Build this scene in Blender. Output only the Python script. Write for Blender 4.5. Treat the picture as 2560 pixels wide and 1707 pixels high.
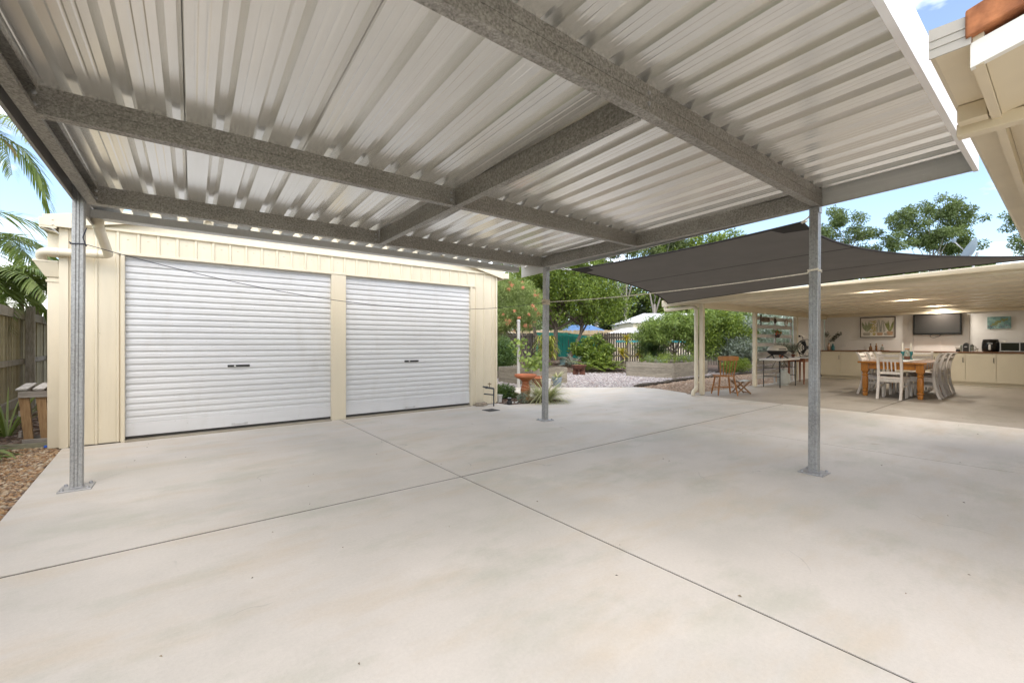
import bpy, math, random
from mathutils import Vector, Matrix
R = math.radians
V = Vector
for o in list(bpy.data.objects): bpy.data.objects.remove(o)
scn = bpy.context.scene
col = scn.collection

# ------------------------------------------------------------------ camera
cam_d = bpy.data.cameras.new('camera'); cam = bpy.data.objects.new('camera', cam_d); col.objects.link(cam)
cam.location = (0, 0, 1.2)
cam.rotation_euler = (R(90), 0, R(52.97 - 90))
cam_d.sensor_width = 36; cam_d.lens = 36 * 1062 / 2560; cam_d.shift_y = 4.5 / 2560
cam_d.clip_start = 0.05; cam_d.clip_end = 2000
scn.camera = cam

# ------------------------------------------------------------------ sky, sun, exposure
SUN_EL, SUN_AZ = 48.0, math.atan2(-0.88, -0.47)          # direction towards the sun in plan
w = bpy.data.worlds.new('World'); scn.world = w; w.use_nodes = True
nt = w.node_tree; nt.nodes.clear()
out = nt.nodes.new('ShaderNodeOutputWorld'); bg = nt.nodes.new('ShaderNodeBackground')
sky = nt.nodes.new('ShaderNodeTexSky'); sky.sky_type = 'NISHITA'; sky.sun_disc = False
sky.sun_elevation = R(SUN_EL); sky.sun_rotation = math.pi / 2 - SUN_AZ
sky.dust_density = 1.0; sky.air_density = 1.0; sky.ozone_density = 2.5
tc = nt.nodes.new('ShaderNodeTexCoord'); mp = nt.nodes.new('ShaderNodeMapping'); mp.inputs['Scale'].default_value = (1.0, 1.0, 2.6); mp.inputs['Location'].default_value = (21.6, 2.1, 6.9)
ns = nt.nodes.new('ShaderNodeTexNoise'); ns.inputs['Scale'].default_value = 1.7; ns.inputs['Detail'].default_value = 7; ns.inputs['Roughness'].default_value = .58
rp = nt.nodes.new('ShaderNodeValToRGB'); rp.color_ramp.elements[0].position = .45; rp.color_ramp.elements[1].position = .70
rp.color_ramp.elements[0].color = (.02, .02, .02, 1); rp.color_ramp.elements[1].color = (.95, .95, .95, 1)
mx = nt.nodes.new('ShaderNodeMix'); mx.data_type = 'RGBA'; mx.inputs['B'].default_value = (20.0, 19.2, 17.9, 1)  # clouds made extra bright as added fill light, mostly out of view
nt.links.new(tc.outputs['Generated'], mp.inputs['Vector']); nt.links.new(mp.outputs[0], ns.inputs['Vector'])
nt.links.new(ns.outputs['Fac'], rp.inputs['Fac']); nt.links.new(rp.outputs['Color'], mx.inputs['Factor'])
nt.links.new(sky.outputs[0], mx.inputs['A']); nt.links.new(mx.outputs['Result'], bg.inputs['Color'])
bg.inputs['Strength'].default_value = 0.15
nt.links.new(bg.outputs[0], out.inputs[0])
sd = bpy.data.lights.new('sun', 'SUN'); sd.energy = 0.9; sd.angle = R(50); sd.color = (1, .93, .83)
sun = bpy.data.objects.new('sun', sd); col.objects.link(sun)
sv = V((math.cos(SUN_AZ) * math.cos(R(SUN_EL)), math.sin(SUN_AZ) * math.cos(R(SUN_EL)), math.sin(R(SUN_EL))))
sun.rotation_euler = (-sv).to_track_quat('-Z', 'Y').to_euler(); sun.location = sv * 30
vs = scn.view_settings; vs.view_transform = 'Standard'; vs.look = 'None'; vs.gamma = 1; vs.use_curve_mapping = False
vs.exposure = 1.04

# ------------------------------------------------------------------ materials
MT = {}
def nodes(name):
    m = bpy.data.materials.new(name); m.use_nodes = True; MT[name] = m
    t = m.node_tree; b = t.nodes['Principled BSDF']
    return m, t, b
def N(t, typ, **kw):
    n = t.nodes.new(typ)
    for k, v in kw.items():
        if k in n.inputs.keys(): n.inputs[k].default_value = v
        else: setattr(n, k, v)
    return n
def coords(t, scale=(1, 1, 1), kind='Object'):
    c = N(t, 'ShaderNodeTexCoord'); m = N(t, 'ShaderNodeMapping'); m.inputs['Scale'].default_value = scale
    t.links.new(c.outputs[kind], m.inputs['Vector']); return m.outputs[0]
def noise(t, vec, scale, detail=4, rough=.55):
    n = N(t, 'ShaderNodeTexNoise'); n.inputs['Scale'].default_value = scale; n.inputs['Detail'].default_value = detail; n.inputs['Roughness'].default_value = rough
    t.links.new(vec, n.inputs['Vector']); return n.outputs['Fac']
def ramp(t, fac, stops):
    r = N(t, 'ShaderNodeValToRGB'); e = r.color_ramp.elements
    while len(e) < len(stops): e.new(.5)
    for i, (p, c) in enumerate(stops):
        e[i].position = p; e[i].color = (*c, 1) if len(c) == 3 else c
    t.links.new(fac, r.inputs['Fac']); return r.outputs['Color']
def mixc(t, fac, a, b, mode='MIX'):
    m = N(t, 'ShaderNodeMix', data_type='RGBA', blend_type=mode)
    if isinstance(fac, (int, float)): m.inputs['Factor'].default_value = fac
    else: t.links.new(fac, m.inputs['Factor'])
    for k, v in (('A', a), ('B', b)):
        if isinstance(v, tuple): m.inputs[k].default_value = (*v, 1)
        else: t.links.new(v, m.inputs[k])
    return m.outputs['Result']
def bump(t, b, h, strength=.3, dist=.01):
    n = N(t, 'ShaderNodeBump'); n.inputs['Strength'].default_value = strength; n.inputs['Distance'].default_value = dist
    t.links.new(h, n.inputs['Height']); t.links.new(n.outputs[0], b.inputs['Normal'])
def sh(c, k): return tuple(max(0, min(1, x * k)) for x in c)
def M(name, c, rough=.6, metal=0., var=.12, scale=6., stretch=(1, 1, 1), bmp=0., bscale=60., bdist=.004, c2=None, spec=None, coat=0.):
    m, t, b = nodes(name); v = coords(t, stretch)
    f = noise(t, v, scale, 5)
    cc = ramp(t, f, [(.32, sh(c, 1 - var)), (.68, c2 or sh(c, 1 + var))])
    t.links.new(cc, b.inputs['Base Color']); b.inputs['Roughness'].default_value = rough; b.inputs['Metallic'].default_value = metal
    if spec is not None: b.inputs['Specular IOR Level'].default_value = spec
    if coat: b.inputs['Coat Weight'].default_value = coat
    if bmp: bump(t, b, noise(t, v, bscale, 3), bmp, bdist)
    return m
def wood(name, c, c2, rough=.55, scale=3., stretch=(1, 12, 12), bmp=.15):
    m, t, b = nodes(name); v = coords(t, stretch)
    f = noise(t, v, scale, 6, .65); g = noise(t, coords(t, tuple(s * 4 for s in stretch)), scale, 3)
    cc = mixc(t, .25, ramp(t, f, [(.3, c), (.7, c2)]), ramp(t, g, [(.35, sh(c, .6)), (.65, c2)]))
    i = N(t, 'ShaderNodeObjectInfo'); h = ramp(t, i.outputs['Random'], [(0, (.78, .78, .78)), (1, (1.0, 1.0, 1.0))])
    t.links.new(mixc(t, 1., cc, h, 'MULTIPLY'), b.inputs['Base Color']); b.inputs['Roughness'].default_value = rough
    if bmp: bump(t, b, f, bmp, .006)
    return m
def leafmat(name, cols, rough=.5, trans=.3):
    m, t, b = nodes(name); g = N(t, 'ShaderNodeNewGeometry')
    n = len(cols); cc = ramp(t, g.outputs['Random Per Island'], [(i / max(1, n - 1), c) for i, c in enumerate(cols)])
    t.links.new(cc, b.inputs['Base Color']); b.inputs['Roughness'].default_value = rough
    tr = N(t, 'ShaderNodeBsdfTranslucent'); t.links.new(mixc(t, .35, cc, (.35, .45, .05)), tr.inputs['Color'])
    ms = N(t, 'ShaderNodeMixShader'); ms.inputs[0].default_value = trans
    o = t.nodes['Material Output']; t.links.new(b.outputs[0], ms.inputs[1]); t.links.new(tr.outputs[0], ms.inputs[2]); t.links.new(ms.outputs[0], o.inputs['Surface'])
    return m

def concrete(name, base, dirty, warm, amt):
    m, t, b = nodes(name); v = coords(t)
    big = noise(t, coords(t, (.55, .55, .55)), 1.0, 6, .6)
    mid = noise(t, coords(t, (.8, 2.2, 1)), 1.3, 6, .62)
    fine = noise(t, v, 60, 4, .7); speck = noise(t, v, 260, 2, .6)
    a = ramp(t, big, [(.36, dirty), (.56, base), (.75, sh(base, 1.05))])
    a = mixc(t, ramp(t, mid, [(.5, (0, 0, 0)), (.75, (amt, amt, amt))]), a, warm)
    st = noise(t, coords(t, (1.1, .7, 1)), .9, 5, .55)
    a = mixc(t, ramp(t, st, [(.54, (0, 0, 0)), (.70, (.36, .36, .36))]), a, sh(dirty, .84))
    gr = noise(t, coords(t, (.9, 1.5, 1)), 1.15, 7, .68)
    a = mixc(t, ramp(t, gr, [(.51, (0, 0, 0)), (.66, (.62, .62, .62))]), a, (dirty[0] * .86, dirty[1] * .90, dirty[2] * .84))
    pal = noise(t, coords(t, (.7, .8, 1)), 1.9, 6, .6)
    a = mixc(t, ramp(t, pal, [(.58, (0, 0, 0)), (.72, (.5, .5, .5))]), a, sh(base, 1.12))
    wv = N(t, 'ShaderNodeMixRGB'); wv.blend_type = 'ADD'; wv.inputs[0].default_value = .35; nz = N(t, 'ShaderNodeTexNoise'); nz.inputs['Scale'].default_value = 3; t.links.new(v, nz.inputs['Vector']); t.links.new(v, wv.inputs[1]); t.links.new(nz.outputs['Color'], wv.inputs[2])
    vo = N(t, 'ShaderNodeTexVoronoi'); vo.feature = 'DISTANCE_TO_EDGE'; vo.inputs['Scale'].default_value = .75; t.links.new(wv.outputs[0], vo.inputs['Vector'])
    ck = ramp(t, vo.outputs['Distance'], [(.0, (1, 1, 1)), (.0032, (0, 0, 0))]); cm_ = ramp(t, noise(t, v, 1.3, 3), [(.56, (0, 0, 0)), (.64, (.5, .5, .5))])
    a = mixc(t, mixc(t, 1., ck, cm_, 'MULTIPLY'), a, sh(dirty, .45))
    sx = N(t, 'ShaderNodeSeparateXYZ'); t.links.new(v, sx.inputs[0]); mr = N(t, 'ShaderNodeMapRange'); mr.inputs['From Min'].default_value = 4.6; mr.inputs['From Max'].default_value = 6.6; t.links.new(sx.outputs['Y'], mr.inputs['Value'])
    wst = ramp(t, noise(t, coords(t, (.7, 2.5, 1)), 1.6, 5), [(.40, (0, 0, 0)), (.66, (.6, .6, .6))])
    a = mixc(t, mixc(t, 1., wst, mr.outputs[0], 'MULTIPLY'), a, warm)
    vs_ = N(t, 'ShaderNodeTexVoronoi'); vs_.inputs['Scale'].default_value = .95; vs_.inputs['Randomness'].default_value = 1; t.links.new(wv.outputs[0], vs_.inputs['Vector'])
    a = mixc(t, ramp(t, vs_.outputs['Distance'], [(.018, (.55, .55, .55)), (.045, (0, 0, 0))]), a, (dirty[0] * .62, dirty[1] * .5, dirty[2] * .36))
    a = mixc(t, .30, a, ramp(t, fine, [(.3, (.72, .71, .70)), (.7, (1.0, 1.0, 1.0))]), 'MULTIPLY')
    a = mixc(t, .12, a, ramp(t, speck, [(.34, (.35, .33, .30)), (.46, (1, 1, 1))]), 'MULTIPLY')
    t.links.new(a, b.inputs['Base Color'])
    rr = ramp(t, mid, [(.3, (.50, .50, .50)), (.7, (.72, .72, .72))]); t.links.new(rr, b.inputs['Roughness'])
    bump(t, b, fine, .12, .003)
    return m
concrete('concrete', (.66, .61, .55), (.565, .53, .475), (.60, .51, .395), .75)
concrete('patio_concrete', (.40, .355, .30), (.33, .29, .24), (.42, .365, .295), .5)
concrete('old_concrete', (.36, .32, .25), (.26, .22, .16), (.33, .26, .17), .6)

def galv(name, dark, light, scale, mixs=.5, rough=.55):
    m, t, b = nodes(name); v = coords(t)
    vo = N(t, 'ShaderNodeTexVoronoi'); vo.inputs['Scale'].default_value = scale; t.links.new(v, vo.inputs['Vector'])
    f = noise(t, v, scale * .55, 6, .75); g = noise(t, v, 2.2, 3)
    a = ramp(t, f, [(.38, dark), (.62, light)])
    a = mixc(t, mixs, a, ramp(t, vo.outputs['Color'], [(.2, dark), (.8, light)]))
    a = mixc(t, .5, a, ramp(t, g, [(.35, (.62, .60, .57)), (.65, (1, 1, 1))]), 'MULTIPLY')
    t.links.new(a, b.inputs['Base Color']); b.inputs['Roughness'].default_value = rough; b.inputs['Metallic'].default_value = .55
    bump(t, b, f, .06, .002)
    return m
galv('galv_beam', (.19, .18, .16), (.53, .505, .46), 115, .42)
galv('galv_post', (.30, .302, .30), (.50, .503, .50), 90, .4, .45)
galv('galv_plate', (.40, .40, .41), (.58, .58, .59), 50, .3, .45)
def sheetmetal(name, c, rough, metal, streak):
    m, t, b = nodes(name); f = noise(t, coords(t, (30, .6, 8)), 3, 5, .6); g = noise(t, coords(t), 1.1, 4); s = noise(t, coords(t, (1, .5, 1)), 90, 2)
    a = ramp(t, f, [(.3, sh(c, 1 - streak)), (.7, sh(c, 1 + streak * .4))])
    a = mixc(t, .5, a, ramp(t, g, [(.35, (.86, .86, .84)), (.65, (1, 1, 1))]), 'MULTIPLY')
    a = mixc(t, ramp(t, s, [(.70, (0, 0, 0)), (.76, (.5, .5, .5))]), a, (.85, .85, .82))
    t.links.new(a, b.inputs['Base Color']); b.inputs['Roughness'].default_value = rough; b.inputs['Metallic'].default_value = metal
    return m
sheetmetal('zinc_sheet', (.93, .92, .885), .23, .74, .025)
sheetmetal('zinc_trim', (.60, .60, .58), .45, .35, .08)
M('barge_shaded', (.36, .345, .32), .5, .3, .06)  # left barge cap: its shade is painted in as a darker trim colour
M('white_trim', (.82, .82, .82), .45, 0, .03)
M('cream_steel', (.66, .585, .44), .42, 0, .035, 3, (1, 1, .3))
M('cream_wall', (.66, .585, .44), .42, 0, .05, 2.5, (2, 2, .35))
M('cream_pipe', (.68, .605, .46), .4, 0, .04, 4)
M('cream_patio', (.78, .69, .52), .33, 0, .04, 3)
M('cream_post', (.68, .60, .45), .5, 0, .05, 4)
M('cream_house', (.70, .60, .43), .55, 0, .05, 3)
M('house_white', (.84, .81, .74), .5, 0, .03)
M('gutter_grey', (.47, .435, .375), .45, 0, .05)
M('terracotta_tile', (.36, .12, .045), .85, 0, .5, 14, bmp=.6, bscale=40, c2=(.52, .20, .08))
M('door_white', (.63, .63, .63), .38, 0, .05, 2, (.4, 1, 3))
dm_ = MT['door_white']; t_ = dm_.node_tree; b_ = t_.nodes['Principled BSDF']; src_ = b_.inputs['Base Color'].links[0].from_socket
f1 = ramp(t_, noise(t_, coords(t_, (1.5, 1, .35)), 2.2, 6, .7), [(.52, (0, 0, 0)), (.74, (.35, .35, .35))]); f2 = ramp(t_, noise(t_, coords(t_), 38, 2, .5), [(.735, (0, 0, 0)), (.76, (.5, .5, .5))])
c1_ = mixc(t_, f1, src_, (.50, .475, .43)); t_.links.new(mixc(t_, f2, c1_, (.33, .29, .24)), b_.inputs['Base Color'])
for nm_ in ('cream_wall', 'cream_steel'):
    t_ = MT[nm_].node_tree; b_ = t_.nodes['Principled BSDF']; src_ = b_.inputs['Base Color'].links[0].from_socket
    f1 = ramp(t_, noise(t_, coords(t_, (5, 5, .5)), 2.0, 6, .7), [(.52, (0, 0, 0)), (.76, (.4, .4, .4))]); t_.links.new(mixc(t_, f1, src_, (.56, .485, .345)), b_.inputs['Base Color'])
M('black_plastic', (.02, .02, .02), .4, 0, .2)
M('black_metal', (.025, .024, .024), .45, .3, .2)
M('steel', (.55, .55, .55), .35, .8, .1, 20)
M('joint_dirt', (.045, .036, .025), .95, 0, .4, 8)
M('pit_shade', (.05, .045, .04), .9)
M('rubber_seal', (.04, .038, .035), .8)
mm = M('shade_cloth', (.13, .12, .108), .85, 0, .12, 3, bmp=.25, bscale=400, bdist=.002)
tt_ = mm.node_tree; tb_ = N(tt_, 'ShaderNodeBsdfTranslucent'); tb_.inputs['Color'].default_value = (.42, .39, .35, 1); mx_ = N(tt_, 'ShaderNodeMixShader'); mx_.inputs[0].default_value = .28
tt_.links.new(tt_.nodes['Principled BSDF'].outputs[0], mx_.inputs[1]); tt_.links.new(tb_.outputs[0], mx_.inputs[2]); tt_.links.new(mx_.outputs[0], tt_.nodes['Material Output'].inputs['Surface'])
M('shade_seam', (.024, .021, .019), .9)
M('rope', (.60, .50, .36), .9, 0, .25, 60)
M('rope_white', (.78, .72, .60), .9, 0, .25, 80)
M('string_dark', (.045, .05, .075), .8, 0, .3, 60)
M('chain', (.60, .60, .58), .3, .8, .1)
wood('fence_wood', (.24, .20, .11), (.52, .45, .28), .9, 3, (10, 10, .8), .35)
wood('fence_rail', (.22, .19, .15), (.46, .41, .34), .9, 3, (8, 8, 1.), .35)
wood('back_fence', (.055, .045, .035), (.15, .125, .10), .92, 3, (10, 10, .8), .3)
wood('tan_fence', (.36, .27, .15), (.50, .40, .25), .9, 3, (10, 10, .8), .2)
wood('sleeper', (.22, .185, .135), (.40, .355, .275), .9, 2.2, (1, 9, 9), .35)
wood('sleeper_green', (.23, .22, .14), (.40, .38, .27), .9, 2.2, (2, 2, 9), .35)
wood('pallet_brown', (.30, .175, .08), (.50, .32, .16), .85, 2, (9, 9, 1), .3)
wood('pallet_white', (.42, .385, .34), (.74, .71, .67), .9, 5, (4, 4, 4), .3)
wood('pallet_grey', (.22, .19, .16), (.42, .38, .33), .9, 3, (1, 8, 8), .3)
wood('honey_wood', (.30, .115, .025), (.46, .20, .05), .35, 2, (6, 6, 1), .05)
wood('table_wood', (.36, .125, .018), (.55, .22, .035), .25, 2, (4, 4, 1), .03)
wood('table_top', (.22, .10, .045), (.34, .17, .08), .18, 2, (1.2, 8, 8), .03)
wood('bench_top', (.20, .085, .032), (.32, .15, .06), .3, 2, (8, 1, 8), .03)
wood('red_wood', (.20, .065, .025), (.31, .11, .045), .4, 2, (6, 6, 1), .05)
wood('stool_wood', (.20, .10, .045), (.34, .19, .09), .6, 2, (4, 4, 4), .1)
wood('limed_wood', (.66, .58, .51), (.80, .74, .67), .55, 3, (7, 7, 1), .08)
wood('screen_board', (.56, .52, .48), (.70, .67, .63), .6, 2, (1, 8, 8), .05)
M('white_wall', (.76, .735, .70), .6, 0, .02, 2)
M('cabinet', (.72, .65, .50), .45, 0, .03, 2)
M('tv_screen', (.035, .031, .028), .12, 0, .05)
M('tv_frame', (.008, .008, .008), .15, 0, .1)
M('paper', (.74, .70, .63), .8, 0, .03)
M('frame_dark', (.05, .03, .02), .4, 0, .2)
M('silver', (.62, .62, .62), .3, .6, .05)
M('glass_dark', (.02, .025, .02), .06, 0, .1)
M('teal_glass', (.025, .17, .18), .15, 0, .15)
M('brown_glass', (.20, .09, .03), .12, 0, .3, 30)
M('clear_glass', (.45, .55, .52), .1, 0, .25, 25, c2=(.16, .13, .08))
M('copper', (.42, .27, .18), .3, .5, .2, 25)
M('candle', (.70, .67, .58), .5, 0, .02)
M('cork', (.34, .18, .08), .8, 0, .2, 40)
M('cloth_runner', (.55, .58, .56), .9, 0, .25, 30)
M('terracotta', (.46, .155, .07), .75, 0, .12, 7, bmp=.1, bscale=90)
M('rust', (.13, .052, .032), .85, 0, .35, 9, bmp=.3, bscale=50)
M('blue_pot', (.24, .29, .34), .6, 0, .12, 8)
M('teal_pot', (.19, .29, .31), .6, 0, .12, 8)
M('pot_white', (.66, .65, .62), .6, 0, .06)
M('coir', (.16, .085, .04), .95, 0, .4, 40, bmp=.6, bscale=120)
M('pvc_white', (.44, .43, .40), .5, 0, .06, 6)
M('tap_pipe', (.06, .065, .07), .5, .2, .2)
M('brass', (.22, .17, .09), .45, .7, .25, 30)
M('gas_grey', (.50, .51, .47), .5, 0, .06)
M('bbq_lid', (.58, .54, .46), .35, .1, .04)
M('plastic_white', (.72, .70, .67), .45, 0, .04)
M('red_flower', (.55, .05, .02), .6, 0, .3, 40)
M('orange_flower', (.80, .25, .12), .6, 0, .25, 40, c2=(.85, .38, .25))
M('stone', (.30, .25, .19), .9, 0, .35, 14, bmp=.5, bscale=50)
M('bark', (.16, .125, .095), .95, 0, .35, 8, (3, 3, .6), .7, 30, .02)
M('gum_bark', (.38, .34, .29), .85, 0, .3, 3, (2, 2, .5), .3, 20, .02, c2=(.24, .21, .18))
M('palm_trunk', (.22, .17, .11), .9, 0, .4, 9, (1, 1, 4), .5, 30)
M('log_bark', (.10, .085, .068), .95, 0, .4, 8, bmp=.7, bscale=30, bdist=.02)
M('mulch', (.115, .068, .044), .95, 0, .55, 26, bmp=.9, bscale=60, bdist=.03, c2=(.21, .145, .105))
M('soil', (.07, .05, .035), .95, 0, .4, 18, bmp=.8, bscale=50, bdist=.02)
M('lawn', (.06, .075, .028), .95, 0, .4, 3, bmp=.5, bscale=90, bdist=.02)
M('gravel_pink', (.33, .295, .285), .9, 0, .45, 34, bmp=1., bscale=70, bdist=.03, c2=(.50, .46, .45))
M('gravel_brown', (.27, .17, .105), .9, 0, .45, 34, bmp=1., bscale=70, bdist=.03, c2=(.46, .34, .24))
gm_, gt_, gb_ = nodes('ground_cover'); gv_ = coords(gt_); gn_ = noise(gt_, gv_, 26, 5)
gx_ = N(gt_, 'ShaderNodeSeparateXYZ'); gt_.links.new(gv_, gx_.inputs[0])
def cmp_(sock, op, val):
    n = N(gt_, 'ShaderNodeMath', operation=op); gt_.links.new(sock, n.inputs[0]); n.inputs[1].default_value = val; return n.outputs[0]
def mx2_(p, q):
    n = N(gt_, 'ShaderNodeMath', operation='MAXIMUM'); gt_.links.new(p, n.inputs[0]); gt_.links.new(q, n.inputs[1]); return n.outputs[0]
fac_ = mx2_(mx2_(cmp_(gx_.outputs['X'], 'LESS_THAN', -2.4), cmp_(gx_.outputs['X'], 'GREATER_THAN', 27.5)), mx2_(cmp_(gx_.outputs['Y'], 'GREATER_THAN', 27.0), cmp_(gx_.outputs['Y'], 'LESS_THAN', -7.0)))
gt_.links.new(mixc(gt_, fac_, ramp(gt_, gn_, [(.32, (.052, .031, .02)), (.68, (.21, .145, .105))]), ramp(gt_, noise(gt_, gv_, 3, 6, .7), [(.3, (.035, .055, .015)), (.7, (.10, .12, .04))])), gb_.inputs['Base Color']); gb_.inputs['Roughness'].default_value = .95; bump(gt_, gb_, noise(gt_, gv_, 60, 3), .8, .03)
def stones(name, cols):
    m, t, b = nodes(name); g = N(t, 'ShaderNodeNewGeometry'); n = len(cols)
    t.links.new(ramp(t, g.outputs['Random Per Island'], [(i / (n - 1), c) for i, c in enumerate(cols)]), b.inputs['Base Color']); b.inputs['Roughness'].default_value = .75
stones('pebbles_brown', [(.40, .24, .11), (.22, .11, .05), (.52, .37, .22), (.33, .18, .08), (.58, .47, .33), (.17, .12, .09), (.45, .28, .13)])
stones('pebbles_pink', [(.42, .37, .36), (.26, .22, .21), (.56, .51, .49), (.35, .28, .25), (.62, .58, .56), (.30, .27, .28)])
stones('pebbles_mixed', [(.34, .22, .14), (.46, .33, .22), (.26, .17, .11), (.53, .42, .32), (.38, .27, .19)])
stones('chips', [(.14, .08, .05), (.24, .16, .11), (.09, .055, .04), (.32, .25, .20), (.19, .115, .07)])
stones('litter', [(.10, .06, .04), (.22, .14, .08), (.06, .05, .045), (.35, .26, .15)])
M('shadecloth_green', (.012, .17, .125), .85, 0, .15, 5, (8, 8, 1), .2, 80)
M('blue_tarp', (.12, .23, .45), .5, 0, .2, 2)
M('white_roof', (.80, .80, .82), .5, 0, .04, 2)
M('teal_rail', (.02, .28, .32), .6, 0, .1)
M('satellite', (.13, .17, .20), .5, .2, .06)
M('blue_cap', (.02, .12, .62), .4, 0, .05)
M('drain_grate', (.10, .10, .10), .6, .4, .2, 40)
M('beige_tarp', (.50, .44, .36), .8, 0, .1, 3)
M('print_olive', (.26, .28, .11), .8, 0, .25, 14); M('print_sage', (.33, .36, .22), .8, 0, .2, 14); M('print_dark', (.09, .11, .08), .8, 0, .2, 14)
M('print_gold', (.50, .42, .16), .8, 0, .25, 14); M('print_clay', (.50, .32, .20), .8, 0, .15, 10); M('print_stone', (.42, .39, .32), .8, 0, .15, 10)
M('print_teal', (.16, .38, .38), .8, 0, .45, 9, c2=(.34, .52, .48)); M('print_purple', (.18, .13, .18), .8, 0, .3, 20)
M('sign_wood', (.20, .16, .12), .8, 0, .2, 12)
M('sign_text', (.05, .035, .025), .8)
leafmat('leaf_dense', [(.06, .10, .015), (.12, .18, .024), (.20, .27, .035), (.085, .14, .02), (.30, .36, .055)])
leafmat('leaf_gum', [(.06, .085, .03), (.11, .14, .05), (.15, .19, .07), (.08, .11, .035)])
leafmat('leaf_gum_far', [(.065, .10, .035), (.12, .17, .05), (.17, .22, .08), (.09, .13, .04)])
leafmat('leaf_dark', [(.02, .035, .012), (.04, .06, .02), (.055, .08, .03)])
leafmat('leaf_bright', [(.10, .16, .03), (.18, .26, .05), (.27, .35, .08), (.14, .20, .04)])
leafmat('leaf_grevillea', [(.14, .20, .05), (.24, .31, .09), (.34, .40, .15), (.17, .23, .06)])
leafmat('leaf_silver', [(.17, .21, .16), (.28, .33, .27), (.38, .43, .37), (.22, .26, .2)])
leafmat('leaf_yellow', [(.62, .52, .05), (.72, .60, .08), (.45, .45, .06), (.70, .42, .08)])
leafmat('leaf_fern', [(.11, .18, .02), (.20, .27, .03), (.28, .34, .05), (.07, .13, .02)])
leafmat('leaf_elk', [(.22, .24, .03), (.34, .34, .05), (.14, .17, .02), (.30, .22, .06)])
leafmat('leaf_variegated', [(.32, .36, .13), (.56, .54, .30), (.20, .26, .07), (.66, .62, .42), (.42, .40, .18)])
leafmat('leaf_palm', [(.10, .16, .03), (.17, .23, .05), (.25, .30, .09), (.07, .12, .025)])
leafmat('leaf_palm_dry', [(.38, .22, .07), (.28, .17, .06), (.45, .30, .12)])
leafmat('leaf_cypress', [(.035, .075, .02), (.07, .13, .03), (.10, .17, .045)])
leafmat('leaf_branch', [(.02, .03, .02), (.04, .055, .04), (.03, .03, .045)])

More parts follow.
